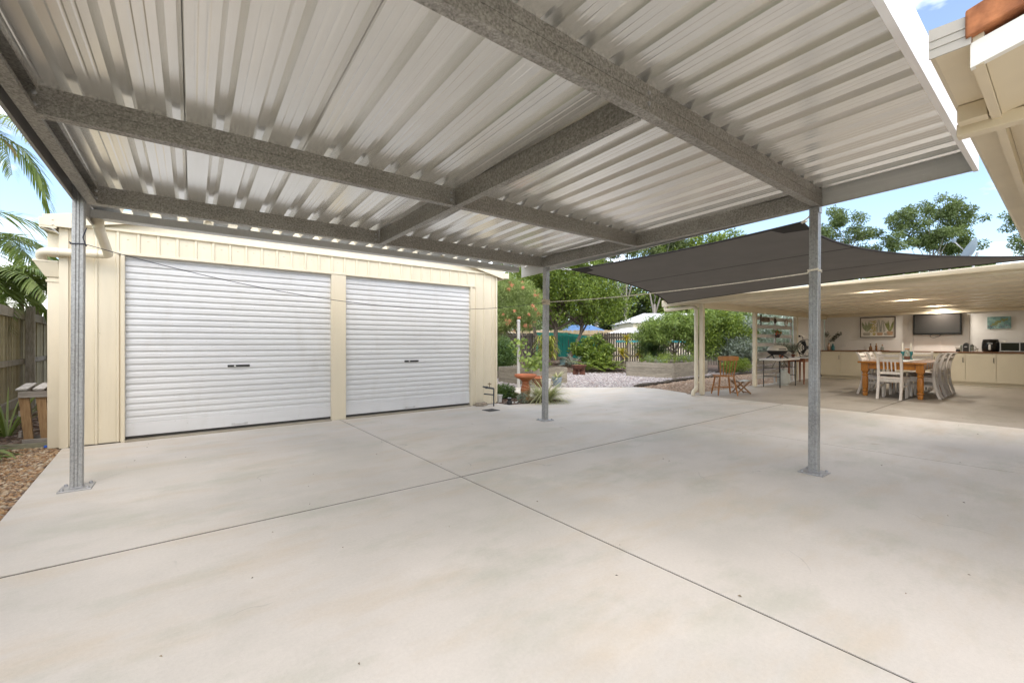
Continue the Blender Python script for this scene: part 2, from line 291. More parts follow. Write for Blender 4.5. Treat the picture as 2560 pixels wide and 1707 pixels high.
# ------------------------------------------------------------------ mesh helpers
class MB:
    def __init__(s): s.v = []; s.f = []
    def add(s, vs, fs):
        n = len(s.v); s.v += [V(p) for p in vs]; s.f += [tuple(i + n for i in f) for f in fs]; return s
    def ob(s, o, a, b, c):
        o, a, b, c = V(o), V(a), V(b), V(c)
        return s.add([o, o + a, o + a + b, o + b, o + c, o + a + c, o + a + b + c, o + b + c], [(0, 3, 2, 1), (4, 5, 6, 7), (0, 1, 5, 4), (1, 2, 6, 5), (2, 3, 7, 6), (3, 0, 4, 7)])
    def box(s, x0, x1, y0, y1, z0, z1): return s.ob((x0, y0, z0), (x1 - x0, 0, 0), (0, y1 - y0, 0), (0, 0, z1 - z0))
    def bar(s, p, q, w, h, up=(0, 0, 1)):
        p, q = V(p), V(q); d = (q - p).normalized(); a = d.cross(V(up))
        if a.length < 1e-4: a = d.cross(V((1, 0, 0)))
        a.normalize(); b = a.cross(d).normalized()
        return s.ob(p - a * w / 2 - b * h / 2, q - p, a * w, b * h)
    def tube(s, pts, r, n=10, cap=True):
        pts = [V(p) for p in pts]; k = len(pts); rs = r if isinstance(r, (list, tuple)) else [r] * k
        t0 = (pts[1] - pts[0]).normalized(); a = t0.cross(V((0, 0, 1)))
        if a.length < 1e-3: a = t0.cross(V((1, 0, 0)))
        a.normalize(); base = len(s.v)
        for i, p in enumerate(pts):
            t = (pts[min(i + 1, k - 1)] - pts[max(i - 1, 0)])
            if t.length < 1e-9: t = t0
            t.normalize(); a = (a - t * a.dot(t)).normalized(); b = t.cross(a)
            for j in range(n):
                g = 2 * math.pi * j / n; s.v.append(p + (a * math.cos(g) + b * math.sin(g)) * rs[i])
        for i in range(k - 1):
            for j in range(n):
                j2 = (j + 1) % n; s.f.append((base + i * n + j, base + i * n + j2, base + (i + 1) * n + j2, base + (i + 1) * n + j))
        if cap:
            s.f.append(tuple(base + j for j in range(n))[::-1]); s.f.append(tuple(base + (k - 1) * n + j for j in range(n)))
        return s
    def lathe(s, prof, n=20, c=(0, 0, 0), cap=True):
        c = V(c); base = len(s.v); k = len(prof)
        for r, z in prof:
            for j in range(n):
                g = 2 * math.pi * j / n; s.v.append(c + V((r * math.cos(g), r * math.sin(g), z)))
        for i in range(k - 1):
            for j in range(n):
                j2 = (j + 1) % n; s.f.append((base + i * n + j, base + i * n + j2, base + (i + 1) * n + j2, base + (i + 1) * n + j))
        if cap:
            s.f.append(tuple(base + j for j in range(n))[::-1]); s.f.append(tuple(base + (k - 1) * n + j for j in range(n)))
        return s
    def prism(s, poly, vec):
        poly = [V(p) for p in poly]; vec = V(vec); n = len(poly)
        return s.add(poly + [p + vec for p in poly], [tuple(range(n))[::-1], tuple(range(n, 2 * n))] + [(i, (i + 1) % n, (i + 1) % n + n, i + n) for i in range(n)])
    def sheet(s, prof, o, ea, eb, ev, th, tdir=None):
        """folded metal sheet: profile points (a,b) swept along ev, th thick"""
        o, ea, eb, ev = V(o), V(ea), V(eb), V(ev); td = V(tdir) if tdir else eb; n = len(prof)
        lo = [o + ea * a + eb * b for a, b in prof]; hi = [p + td * th for p in lo]
        vs = lo + [p + ev for p in lo] + hi + [p + ev for p in hi]; f = []
        for i in range(n - 1):
            f += [(i, i + 1, n + i + 1, n + i), (2 * n + i, 3 * n + i, 3 * n + i + 1, 2 * n + i + 1), (i, 2 * n + i, 2 * n + i + 1, i + 1), (n + i, n + i + 1, 3 * n + i + 1, 3 * n + i)]
        f += [(0, n, 3 * n, 2 * n), (n - 1, 3 * n - 1, 4 * n - 1, 2 * n - 1)]
        return s.add(vs, f)
    def leaf(s, p, d, nrm, L, W, fold=.15):
        d = d.normalized(); sd_ = d.cross(nrm)
        if sd_.length < 1e-4: sd_ = d.cross(V((.3, .5, .8)))
        sd_.normalize(); up = sd_.cross(d)
        m = p + d * L * .5 - up * (fold * L * .3)
        return s.add([p, m + sd_ * W * .5, p + d * L - up * fold * L, m - sd_ * W * .5], [(0, 1, 2, 3)])
    def blade(s, p, d, L, W, droop, seg=4, twist=0., tip=.1):
        """arching strap leaf"""
        p = V(p); d = V(d).normalized(); sd_ = d.cross(V((0, 0, 1)))
        if sd_.length < 1e-3: sd_ = V((1, 0, 0))
        sd_.normalize(); base = len(s.v); st = L / seg
        for i in range(seg + 1):
            u = i / seg; wd = W * (.55 + .9 * u - 1.45 * u * u + tip * u) * .5
            if i == seg: wd = W * .04
            s.v += [p - sd_ * wd, p + sd_ * wd]
            d = (d + V((0, 0, -droop / seg))).normalized(); p = p + d * st
        for i in range(seg): s.f.append((base + 2 * i, base + 2 * i + 1, base + 2 * i + 3, base + 2 * i + 2))
        return s
    def build(s, name, mat, parent=None, smooth=False, world=True, bevel=0.):
        off = V((0, 0, 0))
        if world and parent is not None: off = world_loc(parent)
        me = bpy.data.meshes.new(name); me.from_pydata([tuple(p - off) for p in s.v], [], s.f); me.update()
        if mat: me.materials.append(MT[mat] if isinstance(mat, str) else mat)
        o = bpy.data.objects.new(name, me); col.objects.link(o)
        if parent is not None: o.parent = parent
        if smooth:
            for p in me.polygons: p.use_smooth = True
            if smooth != 'all': 
                try: me.set_sharp_from_angle(angle=R(40))
                except Exception: pass
        if bevel:
            b = o.modifiers.new('bevel', 'BEVEL'); b.width = bevel; b.segments = 2; b.limit_method = 'ANGLE'
        return o
def world_loc(o):
    v = V((0, 0, 0))
    while o is not None: v += o.location; o = o.parent
    return v
def tag(o, label=None, cat=None, group=None, kind=None):
    if label: o['label'] = label
    if cat: o['category'] = cat
    if group: o['group'] = group
    if kind: o['kind'] = kind
    return o
def thing(name, label, cat, loc=(0, 0, 0), rz=0, group=None):
    o = bpy.data.objects.new(name, None); col.objects.link(o); o.location = loc; o.rotation_euler = (0, 0, rz); o.empty_display_size = .1
    return tag(o, label, cat, group)
def copy_tree(o, parent=None, loc=None, rz=None, label=None):
    c = o.copy(); col.objects.link(c); c.parent = parent
    if loc is not None: c.location = loc
    if rz is not None: c.rotation_euler = (0, 0, rz)
    if label: c['label'] = label
    for ch in [x for x in bpy.data.objects if x.parent == o]: copy_tree(ch, c)
    return c
def share(src, parent, loc, rot=None, scale=None):
    """another piece with the same mesh"""
    c = src.copy(); col.objects.link(c); c.parent = parent; c.location = loc
    if rot is not None: c.rotation_euler = rot
    if scale is not None: c.scale = scale
    return c
def rnd(a, b): return random.uniform(a, b)
def rdir():
    z = rnd(-1, 1); a = rnd(0, 2 * math.pi); q = math.sqrt(1 - z * z); return V((q * math.cos(a), q * math.sin(a), z))

# ------------------------------------------------------------------ ground, slabs, gravel
def sst(a, b, x):
    u = max(0, min(1, (x - a) / (b - a))); return u * u * (3 - 2 * u)
def gh(x, y):
    s = .602 * x + .798 * y; t = .798 * x - .602 * y
    return -.06 + .33 * sst(16.5, 23, s) * (1 - sst(3.0, 5.6, t)) * sst(2, 8, x) + .05 * sst(13, 18, s) * sst(6, 9, x)
g = MB()
ax = [-900, -300, -100, -40, -20] + [-10 + 1.0 * i for i in range(51)] + [50, 70, 110, 300, 900]
nx = len(ax)
g.add([(x, y, gh(x, y)) for y in ax for x in ax], [(j * nx + i, j * nx + i + 1, (j + 1) * nx + i + 1, (j + 1) * nx + i) for j in range(nx - 1) for i in range(nx - 1)])
tag(g.build('ground', 'ground_cover', smooth='all'), kind='structure')

def slab(parent, name, poly, z=0., mat='concrete', d=.1):
    return MB().prism([(x, y, z - d) for x, y in poly], (0, 0, d)).build(name, mat, parent)
drive = thing('concrete_slab', None, None)
drive['kind'] = 'structure'
MB().box(-.8, 9.3, -6, 6.9, -.14, -.005).build('joint_filler', 'joint_dirt', drive)
e, e2 = .007, .012
slab(drive, 'slab_panel', [(-1.18, 6.955), (-1.035, 4.44), (-.972, 3.317 + e2), (1.94 - e, 3.335 + e2), (1.862 - e, 6.955)])
slab(drive, 'slab_panel', [(1.94 + e, 3.335 + e2), (9.335, 3.485 + e2), (9.335, 5.5), (9.54, 5.66), (9.84, 6.62), (9.73, 7.25), (9.01, 7.74), (8.06, 8.42), (7.08, 9.2), (6.9, 9.86), (6.6, 11.5), (5.0, 11.5), (5.6, 10.2), (6.3, 9.1), (6.35, 8.2), (6.12, 7.41), (6.28, 6.7), (6.21, 6.39), (5.43, 6.53), (4.93, 6.63), (4.9, 6.955), (1.862 + e, 6.955)])
slab(drive, 'slab_panel', [(-.972, 3.317 - e2), (-.85, 1.2), (-.7, -6), (2.13 - e, -6), (2.043 - e, .34), (1.94 - e, 3.335 - e2)])
slab(drive, 'slab_panel', [(2.13 + e, -6), (6.4 - e, -6), (6.11 - e, .3), (5.945 - e, 3.415 - e2), (1.94 + e, 3.335 - e2), (2.043 + e, .34)])
slab(drive, 'slab_panel', [(6.4 + e, -6), (9.335, -6), (9.335, 3.485 - e2), (5.945 + e, 3.415 - e2), (6.11 + e, .3)])
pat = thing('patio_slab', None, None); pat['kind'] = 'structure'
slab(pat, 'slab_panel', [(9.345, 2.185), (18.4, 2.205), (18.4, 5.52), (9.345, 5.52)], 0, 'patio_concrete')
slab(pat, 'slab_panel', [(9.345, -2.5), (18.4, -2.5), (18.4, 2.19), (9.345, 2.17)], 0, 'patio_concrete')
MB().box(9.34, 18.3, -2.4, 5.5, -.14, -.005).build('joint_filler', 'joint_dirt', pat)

def inside(poly, x, y):
    c = False; n = len(poly)
    for i in range(n):
        x0, y0 = poly[i]; x1, y1 = poly[(i + 1) % n]
        if (y0 > y) != (y1 > y) and x < (x1 - x0) * (y - y0) / (y1 - y0) + x0: c = not c
    return c
def scatter(poly, n, near=None):
    xs = [p[0] for p in poly]; ys = [p[1] for p in poly]; res = []
    while len(res) < n:
        x, y = rnd(min(xs), max(xs)), rnd(min(ys), max(ys))
        if inside(poly, x, y) and (near is None or random.random() < near(x, y)): res.append((x, y))
    return res
def pebbles(name, poly, n, s0, s1, mat, z, flat=.55, near=None, long=1.0):
    m = MB()
    for x, y in scatter(poly, n, near):
        s = rnd(s0, s1) * (1 if random.random() < .85 else 1.5); a = rnd(0, 6.28); ca, sa = math.cos(a), math.sin(a); l = s * rnd(1, 1.5) * long; wd = s * rnd(.7, 1); h = s * flat * rnd(.7, 1.2)
        tx, ty = rnd(-.3, .3), rnd(-.3, .3)
        pts = [(l, 0, 0), (0, wd, 0), (-l, 0, 0), (0, -wd, 0), (l * .2, wd * .1, h), (0, 0, -h)]
        zz = z(x, y) if callable(z) else z
        m.add([(x + p * ca - q * sa, y + p * sa + q * ca, zz + h * .35 + r + p * tx + q * ty) for p, q, r in pts], [(0, 1, 4), (1, 2, 4), (2, 3, 4), (3, 0, 4), (1, 0, 5), (2, 1, 5), (3, 2, 5), (0, 3, 5)])
    return m.build(name, mat, None, smooth='all')
random.seed(3)
GL = [(-1.19, 6.93), (-1.05, 4.44), (-.98, 3.3), (-.86, 1.2), (-1.6, 1.2), (-1.9, 4.8), (-2.02, 7.44), (-1.74, 7.345), (-1.25, 7.18)]
tag(slab(None, 'gravel_bed', GL, -.02, 'gravel_brown', .05), kind='structure')
tag(pebbles('loose_gravel', GL, 9500, .008, .021, 'pebbles_brown', -.02, near=lambda x, y: 1 if y > 4 else .15), 'loose brown river pebbles beside the slab edge', 'gravel', kind='stuff')
GP = [(7.1, 9.25), (8.1, 8.47), (9.05, 7.79), (9.75, 7.32), (13.5, 7.86), (18.2, 7.95), (18, 11.5), (13.8, 12.2), (11.8, 13.2), (9.5, 12.2), (7.1, 11.5)]
tag(slab(None, 'gravel_path', GP, -.012, 'gravel_pink', .06), kind='structure')
tag(pebbles('path_gravel', GP, 12000, .014, .034, 'pebbles_pink', -.012, near=lambda x, y: 1 if x < 13.5 else .35), 'pinkish grey crushed gravel between the raised beds', 'gravel', kind='stuff')
GB = [(9.75, 7.2), (9.86, 6.62), (9.57, 5.68), (9.5, 5.54), (18.4, 5.54), (18.4, 7.8), (13.5, 7.72)]
tag(slab(None, 'gravel_strip', GB, -.018, 'gravel_brown', .06), kind='structure')
tag(pebbles('strip_gravel', GB, 8000, .013, .03, 'pebbles_mixed', -.018), 'brown gravel strip between the log edge and patio', 'gravel', kind='stuff')
BED = [(4.91, 7.0), (4.95, 6.65), (5.43, 6.55), (6.2, 6.41), (6.26, 6.7), (6.1, 7.41), (6.33, 8.2), (6.28, 9.08), (5.6, 10.1), (4.91, 10.1)]
tag(slab(None, 'garden_bed', BED, -.012, 'mulch', .06), kind='structure')
tag(pebbles('bark_chips', BED, 2600, .012, .026, 'chips', -.012, .35, long=1.8), 'brown bark chip mulch round the birdbath', 'mulch', kind='stuff')
ML = [(-1.25, 7.25), (-1.74, 7.41), (-2.02, 7.5), (-2.25, 10.5), (-2.5, 13.5), (-1.4, 13.5), (-1.25, 9)]
tag(slab(None, 'mulch_strip', ML, -.02, 'mulch', .05), kind='structure')
tag(pebbles('mulch_chips', ML, 3500, .015, .04, 'chips', -.02, .3, near=lambda x, y: 1 if y < 10 else .2, long=2.2), 'dark mulch and leaf litter below the paling fence', 'mulch', kind='stuff')
MG = [(9.3, 12.4), (11.8, 13.3), (13.9, 12.3), (18, 11.6), (20.5, 13), (18, 18.5), (13, 18)]
tag(pebbles('garden_chips', MG, 4500, .03, .07, 'chips', lambda x, y: gh(x, y), .3, long=1.8), 'bark chips under the garden shrubs by the fences', 'mulch', kind='stuff')
# scattered debris lying on the slab
random.seed(8)
m = MB()
for i in range(60):
    d = rnd(1.5, 9); t = rnd(-1.15, 1.15) * d; x, y = .602 * d + .798 * t, .798 * d - .602 * t
    if y > 6.7 or x < -.8 or x > 9.2 or y < .1: continue
    a = rnd(0, 6.28); l = rnd(.004, .011) * (1.5 if random.random() < .15 else 1); wd = l * rnd(.25, .6)
    m.add([(x - l * math.cos(a), y - l * math.sin(a), .002), (x + wd * math.sin(a), y - wd * math.cos(a), .007), (x + l * math.cos(a), y + l * math.sin(a), .003), (x - wd * math.sin(a), y + wd * math.cos(a), .006)], [(0, 1, 2, 3), (0, 2, 1), (0, 3, 2)])
tag(m.build('leaf_litter', 'litter'), 'tiny dry leaf scraps scattered on the slab', 'leaf litter', kind='stuff')
# edging board between gravel and mulch
ed = MB(); ed.bar((-2.0, 7.44, 0.0), (-1.225, 7.185, .0), .035, .09)
tag(ed.build('edging_board', 'sleeper_green', bevel=.004), 'thin mossy timber board between the brown pebbles and mulch', 'edging')
cap = MB(); cap.lathe([(.0, 0), (.017, 0), (.019, .012), (.015, .024), (0, .026)], 12, (-1.345, 7.175, -.005))
tag(cap.build('plastic_lid', 'blue_cap', smooth=True), 'bright blue plastic bottle lid lying on the brown pebbles', 'lid')
lg = MB(); random.seed(5)
pts = [(9.72, 7.27, .0), (10.6, 7.42, .01), (11.6, 7.58, .0), (12.6, 7.70, .015), (13.5, 7.78, .01), (14.7, 7.74, .02), (16.2, 7.82, .01), (18.2, 7.86, .02)]
P2 = []
for i in range(len(pts) - 1):
    for k in range(6):
        u = k / 6; p = V(pts[i]).lerp(V(pts[i + 1]), u); P2.append(p + V((0, rnd(-.03, .03), rnd(0, .025))))
lg.tube(P2, [rnd(.035, .065) for _ in P2], 8)
tag(lg.build('log_edging', 'log_bark', smooth='all'), 'low rough log edging curving between grey and brown gravel', 'edging')

# ------------------------------------------------------------------ carport
SL = .0232
def zb(y): return 2.375 + SL * (4.99 - y)          # underside of the frame
cp = thing('carport', 'galvanised steel carport with ribbed zinc roof over the slab', 'carport', (1.9, 3, 0))
def csec(p, q, side, h=.15, fl=.065, t=.004, lip=.02, name='beam', mat='galv_beam'):
    p, q = V(p), V(q); d = q - p; side = V(side); side = (side - d.normalized() * side.dot(d.normalized())).normalized(); up = V((0, 0, 1))
    m = MB()
    m.ob(p, d, side * t, up * h); m.ob(p + side * t, d, side * (fl - t), up * t); m.ob(p + side * t + up * (h - t), d, side * (fl - t), up * t)
    m.ob(p + side * (fl - t) + up * t, d, side * t, up * lip); m.ob(p + side * (fl - t) + up * (h - t - lip), d, side * t, up * lip)
    # rolled stiffening crease along the web
    m.ob(p - side * .003 + up * (h * .5), d, side * .003, up * .006)
    return m.build(name, mat, cp)
RX = lambda y: 4.322 + (4.97 - y) * .0725
MX = lambda y: 1.770 + (4.97 - y) * .0530
LX = lambda y: -.700 - (4.97 - y) * .010
csec((LX(4.96) + .004, 4.96, zb(4.96)), (MX(4.96), 4.96, zb(4.96)), (0, 1, 0), name='rear_beam')
csec((MX(4.96) + .065, 4.96, zb(4.96)), (RX(4.96), 4.96, zb(4.96)), (0, 1, 0), name='rear_beam')
csec((LX(3.3) + .004, 3.3, zb(3.3)), (MX(3.3), 3.3, zb(3.3)), (0, 1, 0), name='purlin')
csec((MX(3.3) + .065, 3.3, zb(3.3)), (RX(3.3), 3.3, zb(3.3)), (0, 1, 0), name='purlin')
csec((-1.0 + .26, 1.40, zb(1.4)), (RX(1.4) + .06, 1.40, zb(1.4)), (0, 1, 0), name='front_beam')
csec((RX(4.96), 4.96, zb(4.96)), (RX(1.48), 1.48, zb(1.48)), (1, 0, 0), name='rafter')
csec((MX(4.95), 4.955, zb(4.95) - .002), (MX(1.466), 1.466, zb(1.466) - .002), (1, 0, 0), name='rafter')
csec((LX(5.02), 5.02, zb(5.02)), (LX(1.48), 1.48, zb(1.48)), (1, 0, 0), name='rafter')
# cleats and bolts where purlins meet rafters
bm = MB(); bm.lathe([(0, 0), (.012, 0), (.012, .007), (.007, .010), (0, .010)], 6)
bproto = None
def bolt(x, y, z, axis='y', sgn=-1):
    global bproto
    rot = {'y': (R(90), 0, 0), 'x': (0, R(-90), 0), 'z': (0, 0, 0)}[axis]
    loc = V((x, y, z)) - world_loc(cp)
    if bproto is None:
        bproto = bm.build('bolt', 'galv_plate', cp, smooth=True, world=False); bproto.location = loc; bproto.rotation_euler = rot
    else: share(bproto, cp, loc, rot)
for dz in (.045, .105):
    bolt(LX(3.3) + .055, 3.3, zb(3.3) + dz); bolt(MX(3.3) - .04, 3.3, zb(3.3) + dz); bolt(MX(3.3) + .12, 3.3, zb(3.3) + dz)
    bolt(MX(4.96) - .04, 4.96, zb(4.96) + dz); bolt(LX(4.96) + .06, 4.96, zb(4.96) + dz); bolt(MX(1.4) + .03, 1.4, zb(1.4) + dz)
    bolt(RX(3.3), 3.42, zb(3.3) + dz, 'x')
# posts: square section with rolled grooves, plate and anchor bolts
def post(bx, by, tx, ty, ztop):
    w2 = .0375; gx = .010; gd_ = .0035; sec = []
    for k in range(4):
        a = [( -w2 + .006, -w2), (-gx - .004, -w2), (-gx, -w2 + gd_), (-gx + .004, -w2), (gx - .004, -w2), (gx, -w2 + gd_), (gx + .004, -w2), (w2 - .006, -w2), (w2 - .0015, -w2 + .0015)]
        c, s_ = [(1, 0), (0, 1), (-1, 0), (0, -1)][k]
        sec += [(x * c - y * s_, x * s_ + y * c) for x, y in a]
    m = MB(); n = len(sec)
    m.add([(bx + x, by + y, .012) for x, y in sec] + [(tx + x, ty + y, ztop) for x, y in sec], [(i, (i + 1) % n, (i + 1) % n + n, i + n) for i in range(n)] + [tuple(range(n, 2 * n))])
    p = m.build('post', 'galv_post', cp)
    pl = MB().box(bx - .1, bx + .1, by - .1, by + .1, 0, .012).build('base_plate', 'galv_plate', p, world=False, bevel=.003)
    pl.location = -world_loc(cp)
    wd = MB(); wd.ob((bx - .044, by - .044, .012), (.088, 0, 0), (0, .088, 0), (0, 0, .006)); q = wd.build('weld', 'galv_plate', p, world=False, bevel=.003); q.location = -world_loc(cp)
    for sx in (-1, 1):
        for sy in (-1, 1):
            b = bproto.copy(); col.objects.link(b); b.parent = p; b.location = V((bx + sx * .075, by + sy * .075, .012)) - world_loc(cp); b.rotation_euler = (0, 0, 0); b.name = 'anchor_bolt'; b.scale = (1, 1, 1.6)
post(-.760, 4.985, -.741, 4.955, 2.50)
post(4.405, 4.985, 4.424, 4.975, 2.40)
post(4.612, 1.46, 4.620, 1.453, 2.455)
tb = MB(); tb.ob((4.587, 1.41, 2.40), (.075, 0, 0), (0, .004, 0), (0, 0, .07)); tb.build('cleat', 'galv_post', cp)
# roof sheets: three ribs each, lapped on every third rib
PIT = .2212; C0 = -.516
def zs(y): return 2.525 + SL * (4.99 - y)
YF, YR = .445, 5.775
def rib(c, h=.050): return [(c - .045, 0), (c - .020, h), (c + .020, h), (c + .045, 0)]
def flutes(a, b):
    r = []
    for u in (1 / 3, 2 / 3):
        c = a + (b - a) * u; r += [(c - .009, 0), (c - .003, .0012), (c + .003, .0012), (c + .009, 0)]
    return r
laps = [2, 5, 8, 11, 14, 17, 20]
starts = [None] + laps; ends = laps + [None]
for s0, s1 in zip(starts, ends):
    if s0 is None: prof = [(-.762, 0)]; i0 = 0; last = -.762
    else:
        c = C0 + PIT * s0; prof = [(c - .023, .0555), (c + .022, .0555), (c + .048, 0)]; i0 = s0 + 1; last = c + .048
    i1 = s1 if s1 is not None else 23
    for i in range(i0, i1 + 1):
        c = C0 + PIT * i; prof += flutes(last, c - .045)
        if i == s1: prof += [(c - .045, 0), (c - .020, .050), (c + .020, .050), (c + .0385, .013)]
        else: prof += rib(c)
        last = c + .045
    if s1 is None: prof += [(4.60, 0)]
    m = MB().sheet(prof, (0, YF, zs(YF)), (1, 0, 0), (0, 0, 1), (0, YR - YF, zs(YR) - zs(YF)), .0012)
    m.build('roof_sheet', 'zinc_sheet', cp)
# barge caps on both sides, fascia along the front, gutter along the rear
def vec_y(y0, y1, dz=0): return (0, y1 - y0, zb(y1) - zb(y0))
for x, s in ((-.779, -1), (4.628, 1)):
    m = MB(); y0, y1 = YF - .012, 5.86
    m.ob((x, y0, zb(y0) - .005), (.003, 0, 0), vec_y(y0, y1), (0, 0, .20)); m.ob((x + (.003 if s < 0 else -.15), y0, zb(y0) + .192), (.15, 0, 0), vec_y(y0, y1), (0, 0, .003))
    m.ob((x + (.003 if s < 0 else -.015), y0, zb(y0) - .005), (.015, 0, 0), vec_y(y0, y1), (0, 0, .003))
    m.build('barge_cap', 'barge_shaded' if s < 0 else 'zinc_trim', cp)
m = MB(); m.box(-.779, 4.631, YF - .018, YF - .014, 2.468, 2.685); m.box(-.779, 4.631, YF - .014, YF + .01, 2.468, 2.471); m.box(-.779, 4.631, YF - .014, YF + .12, 2.682, 2.685)
m.build('front_fascia', 'white_trim', cp)
gy0 = 5.70
prof = [(.0, .075), (0, 0), (.03, -.004), (.115, -.004), (.125, .01), (.125, .085), (.113, .087)]
MB().sheet(prof, (-.80, gy0, 2.415), (0, 1, 0), (0, 0, 1), (5.25, 0, 0), .0015, (0, .4, 1)).build('gutter', 'zinc_trim', cp)
for x in (4.45, -.802): MB().prism([(x, gy0 + a, 2.415 + b) for a, b in prof], (.002, 0, 0)).build('gutter_end', 'zinc_trim', cp)
# stormwater pipe from the gutter across to the shed downpipe
def bend(pts, r, n=5):
    """polyline with rounded corners"""
    o = [V(pts[0])]
    for i in range(1, len(pts) - 1):
        a, b, c = V(pts[i - 1]), V(pts[i]), V(pts[i + 1]); u = (a - b).normalized(); w_ = (c - b).normalized(); rr = min(r, (a - b).length * .48, (c - b).length * .48)
        for k in range(n + 1):
            t = k / n; o.append((b + u * rr) * (1 - t) ** 2 + b * 2 * t * (1 - t) + (b + w_ * rr) * t * t)
    return o + [V(pts[-1])]
sp = thing('stormwater_pipe', 'cream plastic pipe running from the carport gutter to the rainwater head', 'pipe', (-.76, 5.76, 2.2))
MB().tube(bend([(-.735, 5.765, 2.43), (-.735, 5.765, 2.36), (-.775, 6.83, 2.235), (-1.345, 6.93, 2.225), (-1.345, 7.03, 2.12)], .07), .045, 16).build('pipe', 'cream_pipe', sp, smooth=True)
m = MB(); m.tube([(-.735, 5.765, 2.43), (-.735, 5.765, 2.372)], .049, 16); m.tube([(-.7385, 5.86, 2.352), (-.7405, 5.91, 2.346)], .0485, 16); m.build('collar', 'cream_pipe', sp, smooth=True)
m = MB(); m.tube([(-.87, 6.835, 2.233), (-.93, 6.838, 2.232)], .0485, 16); m.build('collar', 'cream_pipe', sp, smooth=True)
m = MB(); m.tube([(-1.19, 6.9025, 2.2275), (-1.25, 6.913, 2.2265)], .0485, 16); m.build('collar', 'cream_pipe', sp, smooth=True)

# ------------------------------------------------------------------ garden shed with two roller doors
SY = 6.98
sh_ = thing('garage_shed', 'cream ribbed steel shed with two white roller doors', 'shed', (1.84, SY, 0))
def ribwall(x0, x1, z0, z1, y, name='wall_panel', first=None):
    prof = [(x0, 0)]; c = -1.19 + .1 + .1891 * math.ceil((x0 + .025 + 1.09) / .1891)
    while c < x1 - .025:
        prof += [(c - .020, 0), (c - .011, .017), (c + .011, .017), (c + .020, 0)]; 
        c += .1891
    prof += [(x1, 0)]
    return MB().sheet(prof, (0, y, z0), (1, 0, 0), (0, -1, 0), (0, 0, z1 - z0), .002, (0, 1, 0)).build(name, 'cream_wall', sh_)
ribwall(-1.19, -.665, .01, 2.55, SY); ribwall(4.285, 4.87, .01, 2.55, SY); ribwall(-.665, 4.285, 2.285, 2.55, SY)
def bx(name, mat, par, *a, bevel=0.): return MB().box(*a).build(name, mat, par, bevel=bevel)
bx('pillar', 'cream_steel', sh_, 1.735, 1.955, SY - .022, SY + .06, .0, 2.272, bevel=.004)
bx('jamb', 'cream_steel', sh_, -.685, -.648, SY - .026, SY + .07, .0, 2.272, bevel=.003)
bx('jamb', 'cream_steel', sh_, 4.262, 4.302, SY - .026, SY + .07, .0, 2.272, bevel=.003)
bx('header_trim', 'cream_steel', sh_, -.72, 4.36, SY - .030, SY + .07, 2.2735, 2.305, bevel=.004)
bx('cover_strip', 'cream_steel', sh_, -1.20, 4.88, SY - .036, SY + .01, 2.548, 2.585, bevel=.008)
bx('corner_flashing', 'cream_steel', sh_, -1.205, -1.13, SY - .021, SY + .02, .0, 2.546); bx('corner_flashing', 'cream_steel', sh_, 4.845, 4.882, SY - .021, SY + .02, .03, 2.546)
MB().prism([(-1.2, SY, 2.585), (4.88, SY, 2.585), (1.84, SY, 3.24)], (0, .02, 0)).build('gable', 'cream_wall', sh_)
for x0, x1 in ((-1.32, 1.84), (5.0, 1.84)):
    zl = 2.485; zr = 2.485 + .225 * abs(x1 - x0); m = MB()
    m.prism([(x0, SY - .08, zl), (x1, SY - .08, zr), (x1, SY - .08, zr + .15), (x0, SY - .08, zl + .15)], (0, .02, 0))
    m.prism([(x0, SY - .06, zl + .14), (x1, SY - .06, zr + .14), (x1, SY - .06, zr + .15), (x0, SY - .06, zl + .15)], (0, .14, 0))
    m.build('barge_cap', 'cream_steel', sh_)
    rf = MB(); sx = 1 if x1 > x0 else -1
    rf.prism([(x0, SY + .09, zl + .09), (x1, SY + .09, zr + .09), (x1, SY + .09, zr + .11), (x0, SY + .09, zl + .11)], (0, 6.2, 0)); rf.build('roof', 'cream_steel', sh_)
for x in (-1.2, 4.862):
    bx('side_wall', 'cream_wall', sh_, x, x + .012, SY + .022, SY + 6.2, .0, 2.60)
bx('rear_wall', 'cream_wall', sh_, -1.185, 4.86, SY + 6.2, SY + 6.22, 0, 2.6)
# fascia gutter on the left eave: its squared end faces the slab
m = MB(); m.box(-1.345, -1.21, SY - .095, SY - .09, 2.488, 2.60); m.box(-1.345, -1.341, SY - .09, SY + 6.2, 2.488, 2.60); m.prism([(-1.345, SY - .095, 2.4875), (-1.21, SY - .095, 2.445), (-1.21, SY + 6.2, 2.445), (-1.345, SY + 6.2, 2.4875)], (0, 0, -.004)); m.box(-1.345, -1.06, SY - .099, SY - .096, 2.51, 2.60)
m.build('eave_gutter', 'cream_steel', sh_)
m = MB(); m.box(5.0, 5.12, SY - .09, SY + 6.2, 2.50, 2.60); m.build('eave_gutter', 'cream_steel', sh_)
m = MB(); m.box(-1.31, -1.208, SY + .05, SY + .115, .0, 1.955); m.build('downpipe', 'cream_pipe', sh_, bevel=.006)
m = MB(); m.box(-1.31, -1.208, SY + .05, SY + .115, 2.19, 2.45); m.build('downpipe', 'cream_pipe', sh_, bevel=.006)
m = MB()
def frust(m, x0, x1, y0, y1, z0, X0, X1, Y0, Y1, z1):
    m.add([(x0, y0, z0), (x1, y0, z0), (x1, y1, z0), (x0, y1, z0), (X0, Y0, z1), (X1, Y0, z1), (X1, Y1, z1), (X0, Y1, z1)], [(3, 2, 1, 0), (4, 5, 6, 7), (0, 1, 5, 4), (1, 2, 6, 5), (2, 3, 7, 6), (3, 0, 4, 7)])
